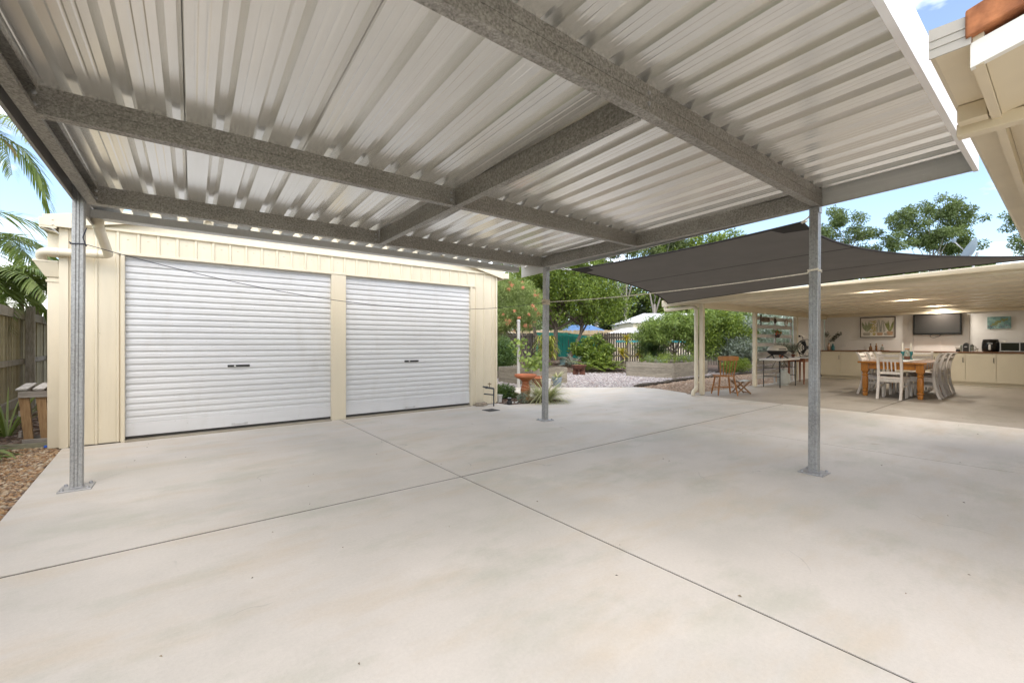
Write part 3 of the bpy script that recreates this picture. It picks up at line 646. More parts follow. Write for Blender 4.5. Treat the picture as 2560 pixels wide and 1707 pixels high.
frust(m, -1.322, -1.208, SY + .03, SY + .125, 1.955, -1.405, -1.208, SY - .02, SY + .13, 2.115); m.box(-1.412, -1.207, SY - .026, SY + .134, 2.115, 2.135)
m.build('rain_head', 'cream_pipe', sh_, bevel=.004)
bx('pipe_clip', 'cream_steel', sh_, -1.32, -1.205, SY + .04, SY + .12, 1.90, 1.925)
# roller curtains with rounded slat corrugations
def roller(x0, x1):
    d = MB(); prof = []; z = .215; P = .0808; y = 0
    while z < 2.36:
        prof += [(z, 0), (z + .018, -.0005), (z + .023, .004), (z + .028, .011), (z + .036, .0125), (z + .044, .0125), (z + .052, .011), (z + .057, .004), (z + .062, 0), (z + .0735, -.0015)] if False else \
                [(z, .0), (z + .002, -.010), (z + .008, -.0135), (z + .046, -.0135), (z + .052, -.011), (z + .059, 0.001), (z + .063, .002), (z + P - .003, .002)]
        z += P
    c = d.sheet(prof, (x0, SY + .045, 0), (0, 0, 1), (0, 1, 0), (x1 - x0, 0, 0), .0015, (0, 1, 0)).build('curtain', 'door_white', None)
    return c
def rdoor(x0, x1, lx, label_x):
    c = roller(x0, x1); c.name = 'roller_door'; c.parent = sh_; c.location = -world_loc(sh_)
    b = MB(); b.box(x0, x1, SY + .028, SY + .05, .055, .216); q = b.build('bottom_rail', 'door_white', c, world=False, bevel=.004)
    b = MB(); b.box(x0, x1, SY + .030, SY + .048, .035, .055); b.build('seal', 'rubber_seal', c, world=False)
    b = MB(); b.box(lx, lx + .26, SY + .022, SY + .034, .872, .904); l = b.build('lock_plate', 'black_plastic', c, world=False, bevel=.003)
    b = MB(); b.tube([(lx + .085, SY + .0225, .888), (lx + .085, SY + .012, .888)], .012, 12); b.build('lock', 'steel', c, world=False, smooth=True)
    h = MB(); hx = label_x; h.tube(bend([(hx, SY + .028, .085), (hx, SY + .005, .085), (hx + .15, SY + .005, .085), (hx + .15, SY + .028, .085)], .012), .006, 8); h.box(hx - .02, hx + .02, SY + .0255, SY + .0275, .07, .10); h.box(hx + .13, hx + .17, SY + .0255, SY + .0275, .07, .10); h.build('lift_handle', 'steel', c, world=False, smooth=True)
    return c
rdoor(-.655, 1.742, .395, .46); rdoor(1.948, 4.268, 2.951, 2.98)
m = MB(); m.box(-.648, 1.735, SY - .055, SY + .12, -.02, .022); m.box(1.955, 4.262, SY - .055, SY + .12, -.02, .022); m.build('threshold', 'old_concrete', sh_, bevel=.01)
bx('shed_floor', 'old_concrete', sh_, -1.18, 4.86, SY + .14, SY + 6.2, -.05, .015)
scr = None; m0 = MB(); m0.lathe([(0, 0), (.009, 0), (.009, .003), (.005, .0065), (0, .007)], 8)
def screw(x, z, y=SY - .0005):
    global scr
    loc = V((x, y, z)) - world_loc(sh_)
    if scr is None:
        scr = m0.build('screw', 'cream_steel', sh_, smooth=True, world=False); scr.location = loc; scr.rotation_euler = (R(90), 0, 0)
    else: share(scr, sh_, loc, (R(90), 0, 0))
k = 0; c = -1.0
while c < 4.8:
    screw(c, 2.47); c += .1891
for x in (-1.05, -.87, -.72, 4.42, 4.60, 4.77):
    screw(x, 1.33); screw(x, .18)
screw(-1.24, 2.58, SY - .1); screw(-1.24, 2.525, SY - .1)

# ------------------------------------------------------------------ covered patio
pt = thing('covered_patio', 'cream covered patio with ribbed ceiling, posts and white rear wall', 'patio', (13.5, 3, 0))
def PB(name, mat, *a, bevel=0., par=None): return MB().box(*a).build(name, mat, par or pt, bevel=bevel)
k = 0
for i in range(10):
    c = 9.435 + .915 * i; c1 = c + .915
    prof = [(c - .20, .055), (c + .20, .055), (c + .215, 0), (c + .44, 0), (c + .447, .006), (c + .467, .006), (c + .474, 0), (c1 - .216, 0), (c1 - .203, .050)]
    if i == 9: prof = prof[:4]
    MB().sheet(prof, (0, -2.4, 2.19), (1, 0, 0), (0, 0, 1), (0, 8.55, 0), .0015).build('roof_sheet', 'cream_patio', pt)
PB('roof_cap', 'white_roof', 9.45, 18.3, -2.4, 6.14, 2.262, 2.275)
# fascia gutter falling to the left
prof = [(.0, .0), (-.10, .0), (-.115, .015), (-.115, .14), (-.10, .15)]
m = MB().sheet(prof, (9.47, 6.2, 2.10), (1, 0, 0), (0, 0, 1), (0, -8.6, .145), .003, (.6, 0, .8)); m.prism([(9.47 + a, 6.2, 2.10 + b) for a, b in prof], (0, .003, 0)); m.build('gutter', 'cream_post', pt)
MB().prism([(9.385, 6.15, 2.10), (9.385, -2.4, 2.245), (9.385, -2.4, 2.30), (9.385, 6.15, 2.27)], (.02, 0, 0)).build('fascia', 'cream_patio', pt)
bx_ = PB('rafter_beam', 'cream_patio', 9.49, 18.0, 5.30, 5.36, 2.035, 2.188, bevel=.004)
for x, y in ((9.43, 5.20), (12.44, 5.335), (15.32, 5.335)):
    p = PB('post', 'cream_post', x - .045, x + .045, y - .045 if x < 10 else 5.29, y + .045 if x < 10 else 5.38, .02, 2.034 if x > 10 else 2.16, bevel=.004)
    m = MB().box(x - .05, x + .05, y - .006, y + .006, 0, .12); m.build('foot', 'cream_post', pt)
m = MB(); m.tube(bend([(9.42, 6.14, 2.11), (9.42, 6.14, 2.02), (9.36, 5.36, 2.055), (9.36, 5.30, 2.0), (9.36, 5.30, .13), (9.18, 5.27, .10), (9.16, 5.267, .01)], .10, 6), .045, 14); m.build('downpipe', 'cream_pipe', pt, smooth=True)
for z in (1.97, .28):
    m = MB(); m.tube([(9.36, 5.30, z), (9.36, 5.30, z + .03)], .05, 14); m.box(9.36, 9.44, 5.245, 5.27, z, z + .03); m.build('pipe_clip', 'cream_pipe', pt)
# rear wall panels and white side wall
for y0, y1 in ((5.39, 4.25), (4.25, 3.05), (3.05, 1.85), (1.85, .65), (.65, -.55), (-.55, -2.4)):
    PB('wall_panel', 'white_wall', 18.05, 18.09, y1 + .002, y0 - .002, .02, 1.303); PB('wall_panel', 'white_wall', 18.05, 18.09, y1 + .002, y0 - .002, 1.307, 2.18)
PB('side_wall', 'white_wall', 15.37, 18.048, 5.40, 5.44, .02, 2.04)
PB('wall_beam', 'cream_patio', 17.96, 18.045, -2.4, 5.29, 2.10, 2.186)
PB('wall_backing', 'white_wall', 18.092, 18.11, -2.4, 5.40, 0, 2.262); PB('end_backing', 'cream_patio', 9.6, 18.09, -2.42, -2.402, 0, 2.26)
PB('conduit', 'white_wall', 18.03, 18.05, 2.435, 2.455, .96, 2.1)
PB('power_outlet', 'plastic_white', 18.036, 18.05, 4.77, 4.89, 1.09, 1.16, bevel=.003)
# oyster ceiling light, lit
m, t, b = nodes('lamp_glow'); b.inputs['Emission Color'].default_value = (1, .93, .83, 1); b.inputs['Emission Strength'].default_value = 430
lt = thing('ceiling_light', 'small round lit downlight in the patio ceiling just before the television', 'downlight', (17.67, 2.40, 2.245), 0, 'patio downlights')
MB().lathe([(.062, -.001), (.08, -.001), (.082, -.008), (.066, -.012), (.062, -.006)], 24, cap=False).build('bezel', 'plastic_white', lt, world=False, smooth=True)
MB().lathe([(0, -.004), (.061, -.004), (.05, -.008), (0, -.009)], 24).build('lens', 'lamp_glow', lt, world=False, smooth=True)
for xy, lb in (((15.84, 2.25), 'small round lit downlight above the worktop end of the dining table'), ((13.095, 2.36), 'small round lit downlight above the middle of the dining table'), ((10.35, 2.38), 'small round lit downlight above the open patio floor')):
    copy_tree(lt, None, (*xy, 2.245), None, lb)

# slatted privacy screen
sc = thing('slat_screen', 'pale horizontal slat screen between two patio posts', 'screen', (13.9, 5.43, 0))
for z0, z1 in ((1.86, 1.965), (1.63, 1.735), (1.36, 1.46), (1.11, 1.21), (.845, .95), (.755, .835), (.59, .69), (.455, .555), (.32, .42), (.19, .29)):
    MB().box(12.50, 15.27, 5.42, 5.438, z0, z1).build('slat', 'screen_board', sc)
for x in (14.05, 15.24): MB().box(x - .035, x + .035, 5.439, 5.475, .02, 2.0).build('batten', 'pvc_white', sc)

# base cabinets with timber worktop
cb = thing('bench_cabinet', 'long cream base cabinet with brown timber worktop along the rear wall', 'cabinet', (17.8, 2, 0))
MB().box(17.63, 18.03, -2.3, 5.36, .10, .925).build('carcass', 'cabinet', cb)
MB().box(17.67, 18.0, -2.3, 5.36, .0, .10).build('kickboard', 'cabinet', cb)
y = 5.375
while y > -2:
    d = MB().box(17.61, 17.628, y - .578, y - .004, .105, .918).build('door', 'cabinet', cb, bevel=.002)
    h = MB(); h.tube(bend([(17.609, y - .535, .66), (17.585, y - .535, .66), (17.585, y - .535, .79), (17.609, y - .535, .79)], .008), .006, 6)
    hh = h.build('handle', 'black_metal', d, world=False); hh.location = -world_loc(d)
    y -= .582
MB().box(17.575, 18.04, -2.35, 5.37, .925, .960).build('worktop', 'bench_top', cb, bevel=.004)

# television
tv = thing('television', 'black flat television mounted on the white rear wall', 'television', (17.97, 2.515, 1.78))
MB().box(17.93, 17.985, 1.99, 3.04, 1.46, 2.09).build('casing', 'tv_frame', tv, bevel=.008)
MB().box(17.924, 17.9295, 2.03, 3.0, 1.51, 2.055).build('screen', 'tv_screen', tv)
MB().box(17.985, 18.048, 2.4, 2.64, 1.65, 1.9).build('wall_bracket', 'black_metal', tv)
MB().tube(bend([(17.96, 2.62, 1.47), (17.97, 2.68, 1.41), (17.99, 2.60, 1.36), (18.0, 2.45, 1.42), (17.97, 2.43, 1.47)], .05), .006, 6).build('cable', 'black_plastic', tv)
# framed botanical print
pc = thing('framed_print', 'framed print of potted succulents and spiky leaves', 'picture', (18.03, 3.92, 1.72))
y0, y1, z0, z1 = 3.47, 4.37, 1.39, 2.06
MB().box(18.030, 18.034, y0 + .01, y1 - .01, z0 + .01, z1 - .01).build('paper', 'paper', pc)
m = MB(); m.box(18.015, 18.045, y0, y1, z0, z0 + .02); m.box(18.015, 18.045, y0, y1, z1 - .02, z1); m.box(18.015, 18.045, y0, y0 + .02, z0 + .02, z1 - .02); m.box(18.015, 18.045, y1 - .02, y1, z0 + .02, z1 - .02); m.build('frame', 'frame_dark', pc)
random.seed(4)
def flatleaf(m, y, z, a, L, W, x=18.0285):
    d = V((0, math.sin(a), math.cos(a))); s_ = V((0, math.cos(a), -math.sin(a))); p = V((x - rnd(0, .0008), y, z))
    m.add([p, p + d * L * .45 + s_ * W / 2, p + d * L, p + d * L * .45 - s_ * W / 2], [(0, 1, 2, 3)])
m = MB()
for i in range(9): flatleaf(m, 4.19 + rnd(-.02, .02), 1.58, rnd(-.55, .55), rnd(.25, .40), .075)
m.build('print_leaves', 'print_sage', pc)
m = MB()
for i in range(60): flatleaf(m, 4.03 + rnd(-.08, .06), rnd(1.55, 1.92), rnd(-1.4, 1.4), .06, .03)
m.build('print_leaves', 'print_gold', pc)
m = MB()
for cy, h in ((3.89, .42), (3.79, .40)):
    for i in range(16):
        z = 1.56 + i * h / 16; w_ = .075 * (1 - i / 18) + .01
        for s_ in (-1, 1): flatleaf(m, cy, z, s_ * 1.15, w_ * 1.2, .014)
m.build('print_leaves', 'print_dark', pc)
m = MB()
for i in range(10): flatleaf(m, 3.61 + rnd(-.03, .03), 1.57, rnd(-.35, .4), rnd(.28, .40), .045)
m.build('print_leaves', 'print_olive', pc)
for (a, b, hh, mt) in ((4.10, 4.30, .09, 'print_stone'), (3.96, 4.05, .08, 'print_gold'), (3.78, 3.94, .09, 'print_clay'), (3.66, 3.76, .08, 'print_stone'), (3.53, 3.69, .13, 'print_clay')):
    m = MB(); m.prism([(18.0275, a + .02, 1.46), (18.0275, b - .02, 1.46), (18.0275, b, 1.46 + hh * .7), (18.0275, b - .015, 1.46 + hh), (18.0275, a + .015, 1.46 + hh), (18.0275, a, 1.46 + hh * .7)], (.001, 0, 0)); m.build('print_pot', mt, pc)
# small canvas with a mottled olive creature shape on turquoise
cv = thing('canvas_painting', 'small turquoise canvas painting with mottled olive shape', 'painting', (18.03, 1.28, 1.78))
MB().box(18.02, 18.045, 1.065, 1.50, 1.61, 1.945).build('canvas', 'print_teal', cv)
m = MB()
for i in range(26):
    u = i / 25; flatleaf(m, 1.40 - .23 * u + rnd(-.02, .02), 1.69 + .17 * u + rnd(-.03, .03), rnd(-2, 2), rnd(.04, .075), rnd(.03, .05), 18.0185)
m.build('brush_marks', 'print_olive', cv)
m = MB()
for i in range(30): flatleaf(m, rnd(1.08, 1.48), 1.615 + abs(rnd(-.1, .1)), rnd(-3, 3), rnd(.02, .045), rnd(.015, .03), 18.0195)
m.build('brush_marks', 'print_purple', cv)

# things on the worktop
ZW = .960
def lathething(name, label, cat, mat, prof, loc, parts=(), n=20, group=None):
    t_ = thing(name, label, cat, loc, 0, group); MB().lathe(prof, n).build('body', mat, t_, world=False, smooth=True)
    for nm, mt, pr in parts: MB().lathe(pr, n).build(nm, mt, t_, world=False, smooth=True)
    return t_
vz = lathething('vase', 'copper banded vase holding dark branches at the worktop corner', 'vase', 'copper', [(.0, 0), (.045, 0), (.05, .02), (.05, .16), (.042, .19), (.03, .21), (.028, .235), (.034, .245), (.03, .25), (0, .25)], (17.85, 5.20, ZW), [('band', 'silver', [(.0515, .155), (.0525, .158), (.0525, .172), (.0515, .175)])])
random.seed(12); m = MB(); st = MB()
for (dy, dz, n_) in ((.06, .36, 60), (-.31, .33, 110), (-.12, .15, 70), (-.22, .26, 50)):
    a, b = V((0, 0, .24)), V((rnd(-.03, .03), dy, .24 + dz)); st.tube([a, a.lerp(b, .5) + V((0, 0, .03)), b], .003, 5)
    for i in range(n_):
        u = rnd(.55, 1.05); p = a.lerp(b, u) + rdir() * .05; m.leaf(p, rdir() + (b - a).normalized() * .6, rdir(), .05, .022)
m.build('branch_leaves', 'leaf_branch', vz, world=False); st.build('branch', 'bark', vz, world=False)
lathething('bottle', 'teal glass bottle vase beside the copper vase', 'bottle', 'teal_glass', [(0, 0), (.045, 0), (.053, .04), (.05, .12), (.03, .17), (.018, .19), (.018, .225), (.024, .23), (0, .23)], (17.85, 5.085, ZW))
cbd = thing('serving_board', 'long thin brown board under three small bottles', 'board', (17.84, 3.965, ZW)); MB().box(17.72, 17.95, 3.60, 4.33, ZW, ZW + .014).build('board', 'red_wood', cbd, bevel=.004); MB().box(17.81, 17.87, 4.33, 4.41, ZW + .002, ZW + .012).build('handle', 'red_wood', cbd)
zb_ = ZW + .014
lathething('bottle', 'squat amber bottle with dark round stopper on the brown board', 'bottle', 'brown_glass', [(0, 0), (.038, 0), (.042, .02), (.042, .095), (.02, .125), (.013, .15), (.013, .17), (0, .17)], (17.84, 4.055, zb_), [('stopper', 'frame_dark', [(0, .171), (.016, .174), (.019, .20), (.014, .215), (0, .218)])])
lathething('bottle', 'waisted two bulb amber bottle on the brown board', 'bottle', 'brown_glass', [(0, 0), (.02, 0), (.032, .025), (.033, .055), (.018, .08), (.030, .105), (.032, .13), (.014, .16), (.012, .19), (0, .19)], (17.84, 3.91, zb_), [('stopper', 'cork', [(0, .191), (.014, .192), (.018, .21), (.012, .225), (0, .228)])])
lathething('bottle', 'clear squat bottle with amber stopper on the brown board', 'bottle', 'clear_glass', [(0, 0), (.042, 0), (.046, .015), (.046, .07), (.02, .11), (.012, .13), (.012, .15), (0, .15)], (17.84, 3.757, zb_), [('stopper', 'cork', [(0, .151), (.014, .153), (.018, .17), (.012, .185), (0, .188)])])
lathething('bowl', 'stacked white bowl on a small dark stand on the worktop', 'bowl', 'pot_white', [(.03, .055), (.035, .057), (.05, .075), (.056, .12), (.052, .12), (.0, .075)], (17.84, 2.055, ZW), [('stand', 'black_plastic', [(0, 0), (.05, 0), (.045, .03), (.05, .054), (0, .054)])])
cm = thing('coffee_machine', 'small black pointed capsule coffee machine on the worktop', 'coffee machine', (17.83, 1.887, ZW))
MB().prism([(17.74, 1.828, ZW), (17.74, 1.946, ZW), (17.74, 1.946, ZW + .20), (17.74, 1.92, ZW + .235), (17.74, 1.887, ZW + .255), (17.74, 1.854, ZW + .235), (17.74, 1.828, ZW + .20)], (.2, 0, 0)).build('body', 'black_plastic', cm, bevel=.005)
m = MB(); m.box(17.735, 17.94, 1.947, 1.957, ZW, ZW + .2); m.box(17.735, 17.94, 1.817, 1.827, ZW, ZW + .2); m.build('side_trim', 'silver', cm)
MB().box(17.69, 17.739, 1.862, 1.912, ZW + .125, ZW + .15).build('spout', 'silver', cm, bevel=.004); MB().box(17.74, 17.92, 1.96, 2.0, ZW, ZW + .19).build('water_tank', 'clear_glass', cm, bevel=.006)
fp = lathething('coffee_press', 'glass and steel coffee press with black lid', 'coffee press', 'clear_glass', [(0, 0), (.036, 0), (.036, .16), (0, .16)], (17.83, 1.775, ZW), [('lid', 'black_plastic', [(0, .16), (.04, .161), (.04, .185), (.012, .195), (.012, .21), (0, .212)]), ('base', 'silver', [(.0365, .0), (.039, .002), (.039, .03), (.0365, .032)])])
MB().tube(bend([(0, -.038, .15), (0, -.075, .15), (0, -.075, .04), (0, -.038, .04)], .02), .006, 6).build('handle', 'black_plastic', fp, world=False)
lathething('canister', 'small black and cream canister beside the coffee press', 'canister', 'candle', [(0, 0), (.024, 0), (.024, .075), (0, .075)], (17.83, 1.678, ZW), [('lid', 'black_plastic', [(0, .0755), (.026, .0755), (.026, .095), (0, .096)])])
af = thing('air_fryer', 'large rounded black air fryer with pale handle', 'air fryer', (17.82, 1.423, ZW))
MB().lathe([(0, 0), (.14, 0), (.165, .03), (.172, .12), (.165, .25), (.15, .33), (.135, .352), (0, .356)], 28).build('body', 'tv_frame', af, world=False, smooth=True)
MB().box(-.212, -.165, -.022, .022, .055, .20).build('handle', 'plastic_white', af, world=False, bevel=.012); MB().lathe([(.137, .3525), (.147, .345), (.150, .352), (.14, .358)], 28).build('trim_ring', 'silver', af, world=False, smooth=True); MB().box(-.178, -.164, -.05, .05, .225, .245).build('panel_trim', 'silver', af, world=False)
mw = thing('microwave', 'silver microwave oven with dark glass door', 'microwave', (17.83, 1.0, ZW))
MB().box(17.66, 18.0, .74, 1.24, ZW + .012, ZW + .27).build('casing', 'silver', mw, bevel=.006); MB().box(17.652, 17.659, .90, 1.222, ZW + .04, ZW + .25).build('door_glass', 'glass_dark', mw, bevel=.01); MB().box(17.652, 17.659, .755, .88, ZW + .03, ZW + .255).build('control_panel', 'black_plastic', mw)
m = MB(); [m.box(17.68 + a, 17.71 + a, .77 + b, .80 + b, ZW, ZW + .012) for a in (0, .27) for b in (0, .42)]; m.build('feet', 'black_plastic', mw)
tc_ = thing('folded_cloth', 'crumpled cream cloth lying on the microwave', 'cloth', (17.8, 1.17, ZW + .27)); random.seed(2)
m = MB(); n_ = 7; m.add([(17.74 + .16 * i / (n_ - 1), 1.11 + .12 * j / (n_ - 1), ZW + .272 + rnd(.0, .035) * (1 if 0 < i < n_ - 1 and 0 < j < n_ - 1 else .1)) for j in range(n_) for i in range(n_)], [(j * n_ + i, j * n_ + i + 1, (j + 1) * n_ + i + 1, (j + 1) * n_ + i) for j in range(n_ - 1) for i in range(n_ - 1)]); m.build('fabric', 'candle', tc_, smooth='all')

# dining table with turned legs
dt = thing('dining_table', 'orange brown timber dining table with thick turned legs', 'table', (13.6, 2.45, 0))
MB().box(12.29, 14.92, 1.88, 3.02, .755, .79).build('tabletop', 'table_top', dt, bevel=.006)
m = MB(); m.box(12.285, 12.30, 1.87, 3.03, .752, .788); m.build('edge', 'table_wood', dt, bevel=.004)
for x in (12.365, 14.82): MB().box(x, x + .03, 2.06, 2.84, .62, .754).build('apron', 'table_wood', dt)
for y in (1.95, 2.92): MB().box(12.47, 14.76, y, y + .03, .62, .754).build('apron', 'table_wood', dt)
for x in (12.40, 14.81):
    for y in (1.985, 2.915):
        l = MB().box(x - .065, x + .065, y - .065, y + .065, .565, .753).build('leg', 'table_wood', dt, bevel=.006)
        tl = MB().lathe([(0, 0), (.040, 0), (.046, .02), (.05, .075), (.040, .09), (.056, .105), (.060, .125), (.052, .14), (.044, .15), (.050, .165), (.055, .22), (.058, .36), (.054, .43), (.044, .455), (.058, .468), (.060, .485), (.046, .50), (.042, .515), (.055, .53), (.06, .565), (0, .566)], 20, (x, y, 0)).build('turning', 'table_wood', l, smooth=True, world=False); tl.location = -world_loc(l)
rn = thing('table_runner', 'pale blue patterned cloth runner on the dining table', 'table runner', (13.7, 2.45, .79)); MB().box(12.75, 14.85, 2.28, 2.66, .791, .795).build('cloth', 'cloth_runner', rn, bevel=.001)
jr = lathething('glass_jar', 'glass jar with cork lid and dark contents on the table runner', 'jar', 'clear_glass', [(0, 0), (.05, 0), (.056, .02), (.056, .15), (.044, .20), (.04, .245), (0, .245)], (13.95, 2.47, .796), [('lid', 'cork', [(0, .246), (.046, .247), (.047, .275), (0, .278)]), ('contents', 'rust', [(.0562, .012), (.0575, .02), (.0575, .085), (.0562, .09)])])
lathething('candlestick', 'tall white candle in teal glass holder near the cork lidded jar', 'candle', 'teal_glass', [(0, 0), (.04, 0), (.035, .012), (.014, .03), (.014, .09), (.034, .12), (.038, .19), (.034, .20), (0, .19)], (14.1, 2.58, .796), [('candle', 'candle', [(0, .19), (.017, .191), (.017, .40), (.004, .405), (0, .41)])], group='candles on the dining table')
lathething('candlestick', 'tall white candle in teal glass holder behind the cork lidded jar', 'candle', 'teal_glass', [(0, 0), (.04, 0), (.035, .012), (.014, .03), (.014, .09), (.034, .12), (.038, .19), (.034, .20), (0, .19)], (14.35, 2.47, .796), [('candle', 'candle', [(0, .19), (.017, .191), (.017, .40), (.004, .405), (0, .41)])], group='candles on the dining table')
# limed chairs: front towards local +x
def side_strip(m, pts, y0, y1, w_):
    n_ = len(pts); vs = []
    for x, z in pts: vs += [(x - w_ / 2, y0, z), (x + w_ / 2, y0, z), (x + w_ / 2, y1, z), (x - w_ / 2, y1, z)]
    fs = [(0, 1, 2, 3), tuple(4 * (n_ - 1) + i for i in (3, 2, 1, 0))]
    for i in range(n_ - 1):
        for j in range(4): fs.append((4 * i + j, 4 * i + 4 + j, 4 * i + 4 + (j + 1) % 4, 4 * i + (j + 1) % 4))
    m.add(vs, fs)
def make_chair():
    c = thing('dining_chair', 'whitewashed timber dining chair', 'chair', (0, 0, 0), 0, 'whitewashed chairs round the dining table')
    curve = [(-.315, 0), (-.275, .12), (-.235, .28), (-.215, .45), (-.218, .6), (-.24, .76), (-.285, .91), (-.33, .985)]
    for s in (-1, 1):
        m = MB(); side_strip(m, curve, s * .19 - .0225, s * .19 + .0225, .05); m.build('rear_leg', 'limed_wood', c, world=False, bevel=.004)
        MB().box(.165, .21, s * .195 - .0225, s * .195 + .0225, 0, .435).build('front_leg', 'limed_wood', c, world=False, bevel=.003)
        MB().box(-.19, .165, s * .195 - .012, s * .195 + .012, .255, .285).build('stretcher', 'limed_wood', c, world=False)
    m = MB(); m.prism([(-.235, -.2, .437), (.235, -.235, .437), (.235, .235, .437), (-.235, .2, .437)], (0, 0, .028)); m.build('seat', 'limed_wood', c, world=False, bevel=.006)
    m = MB(); m.box(-.20, .165, -.205, -.185, .365, .436); m.box(-.20, .165, .185, .205, .365, .436); m.box(.175, .20, -.172, .172, .365, .436); m.box(-.225, -.205, -.167, .167, .365, .436); m.build('seat_rail', 'limed_wood', c, world=False)
    def bk(z): 
        for (xa, za), (xb, zb2) in zip(curve, curve[1:]):
            if za <= z <= zb2: return xa + (xb - xa) * (z - za) / (zb2 - za)
        return curve[-1][0]
    for z0, z1, nm in ((.90, .965, 'top_rail'), (.80, .865, 'mid_rail'), (.535, .585, 'lower_rail')):
        m = MB(); n_ = 7; vs = []
        for i in range(n_):
            yy = -.168 + .336 * i / (n_ - 1); dip = -.022 * math.sin(math.pi * i / (n_ - 1)) if z0 > .7 else 0
            for zz in (z0, z1): vs += [(bk(zz) + dip - .010, yy, zz), (bk(zz) + dip + .010, yy, zz)]
        fs = [(0, 1, 3, 2), tuple(4 * (n_ - 1) + i for i in (2, 3, 1, 0))]
        for i in range(n_ - 1):
            a = 4 * i; fs += [(a, a + 4, a + 5, a + 1), (a + 2, a + 3, a + 7, a + 6), (a, a + 2, a + 6, a + 4), (a + 1, a + 5, a + 7, a + 3)]
        m.add(vs, fs).build(nm, 'limed_wood', c, world=False, smooth=True)
    for i in range(4):
        yy = -.095 + .19 * i / 3; dip = -.018
        m = MB(); m.bar((bk(.586), yy, .586), (bk(.80) + dip, yy, .802), .022, .014, (1, 0, 0)); m.build('spindle', 'limed_wood', c, world=False)
    return c
ch = make_chair()
chairs = [((12.21, 2.40), 0, 'whitewashed dining chair at the table end facing the worktop'),
          ((15.08, 2.42), 180, 'whitewashed dining chair at the table end with its back to the worktop'),
          ((12.88, 2.05), 90, 'whitewashed dining chair on the house side of the table, closest to the open slab'),
          ((13.63, 2.05), 90, 'middle whitewashed dining chair on the house side of the table'),
          ((14.38, 2.05), 90, 'whitewashed dining chair on the house side of the table, closest to the worktop'),
          ((12.87, 2.80), -90, 'whitewashed dining chair on the slat screen side, closest to the open slab'),
          ((13.61, 2.80), -90, 'middle whitewashed dining chair on the slat screen side of the table'),
          ((14.35, 2.80), -90, 'whitewashed dining chair on the slat screen side, closest to the worktop')]
random.seed(6)
for i, ((x, y), a, lb) in enumerate(chairs):
    if i == 0: ch.location = (x, y, 0); ch['label'] = lb
    else: copy_tree(ch, None, (x, y, 0), R(a + rnd(-4, 4)), lb)
# honey coloured spindle back chair
wc = thing('spindle_chair', 'honey brown spindle back timber chair beside the patio post', 'chair', (9.925, 4.93, 0), R(47))
for sx, sy in ((-1, -1), (-1, 1), (1, -1), (1, 1)):
    a, b = V((sx * .145, sy * .15, .435)), V((sx * .215, sy * .215, 0)); pr = [(0, .012), (.12, .016), (.3, .020), (.45, .016), (.5, .019), (.55, .016), (.75, .021), (.9, .017), (1, .015)]
    MB().tube([b.lerp(a, u) for u, r in pr], [r for u, r in pr], 10).build('leg', 'honey_wood', wc, world=False, smooth=True)
for s in (-1, 1): MB().tube([(-.185, s * .187, .17), (0, s * .187, .18), (.185, s * .187, .17)], [.010, .014, .010], 8).build('stretcher', 'honey_wood', wc, world=False, smooth=True)
MB().tube([(0, -.187, .18), (0, 0, .18), (0, .187, .18)], [.010, .014, .010], 8).build('stretcher', 'honey_wood', wc, world=False, smooth=True)
m = MB(); sec = [(-.19, -.16), (-.15, -.19), (.1, -.215), (.19, -.20), (.215, -.1), (.22, 0), (.215, .1), (.19, .20), (.1, .215), (-.15, .19), (-.19, .16), (-.205, 0)]; m.prism([(x, y, .43) for x, y in sec], (0, 0, .038)); m.build('seat', 'honey_wood', wc, world=False, bevel=.012)
for i in range(6):
    u = i / 5; yy = -.145 + .29 * u; x0 = -.165 - .02 * math.sin(math.pi * u); a = V((x0, yy, .466)); b = V((x0 - .075, yy * 1.25, .81)); r0 = .014 if i in (0, 5) else .010
    MB().tube([a.lerp(b, t) for t in (0, .15, .2, .25, .5, .75, .8, .85, 1)], [r0 * k for k in (.8, 1, 1.25, 1, .9, 1, 1.25, 1, .8)], 8).build('spindle', 'honey_wood', wc, world=False, smooth=True)
m = MB(); n_ = 9; vs = []
for i in range(n_):
    u = i / (n_ - 1); yy = -.225 + .45 * u; xx = -.225 - .055 * math.sin(math.pi * u); e_ = .012 * abs(2 * u - 1) ** 3
    for zz in (.80 + e_, .91 - e_): vs += [(xx - .011, yy, zz), (xx + .011, yy, zz)]
fs = [(0, 1, 3, 2), tuple(4 * (n_ - 1) + i for i in (2, 3, 1, 0))]
for i in range(n_ - 1):
    a = 4 * i; fs += [(a, a + 4, a + 5, a + 1), (a + 2, a + 3, a + 7, a + 6), (a, a + 2, a + 6, a + 4), (a + 1, a + 5, a + 7, a + 3)]
m.add(vs, fs).build('top_rail', 'honey_wood', wc, world=False, smooth=True, bevel=.004)
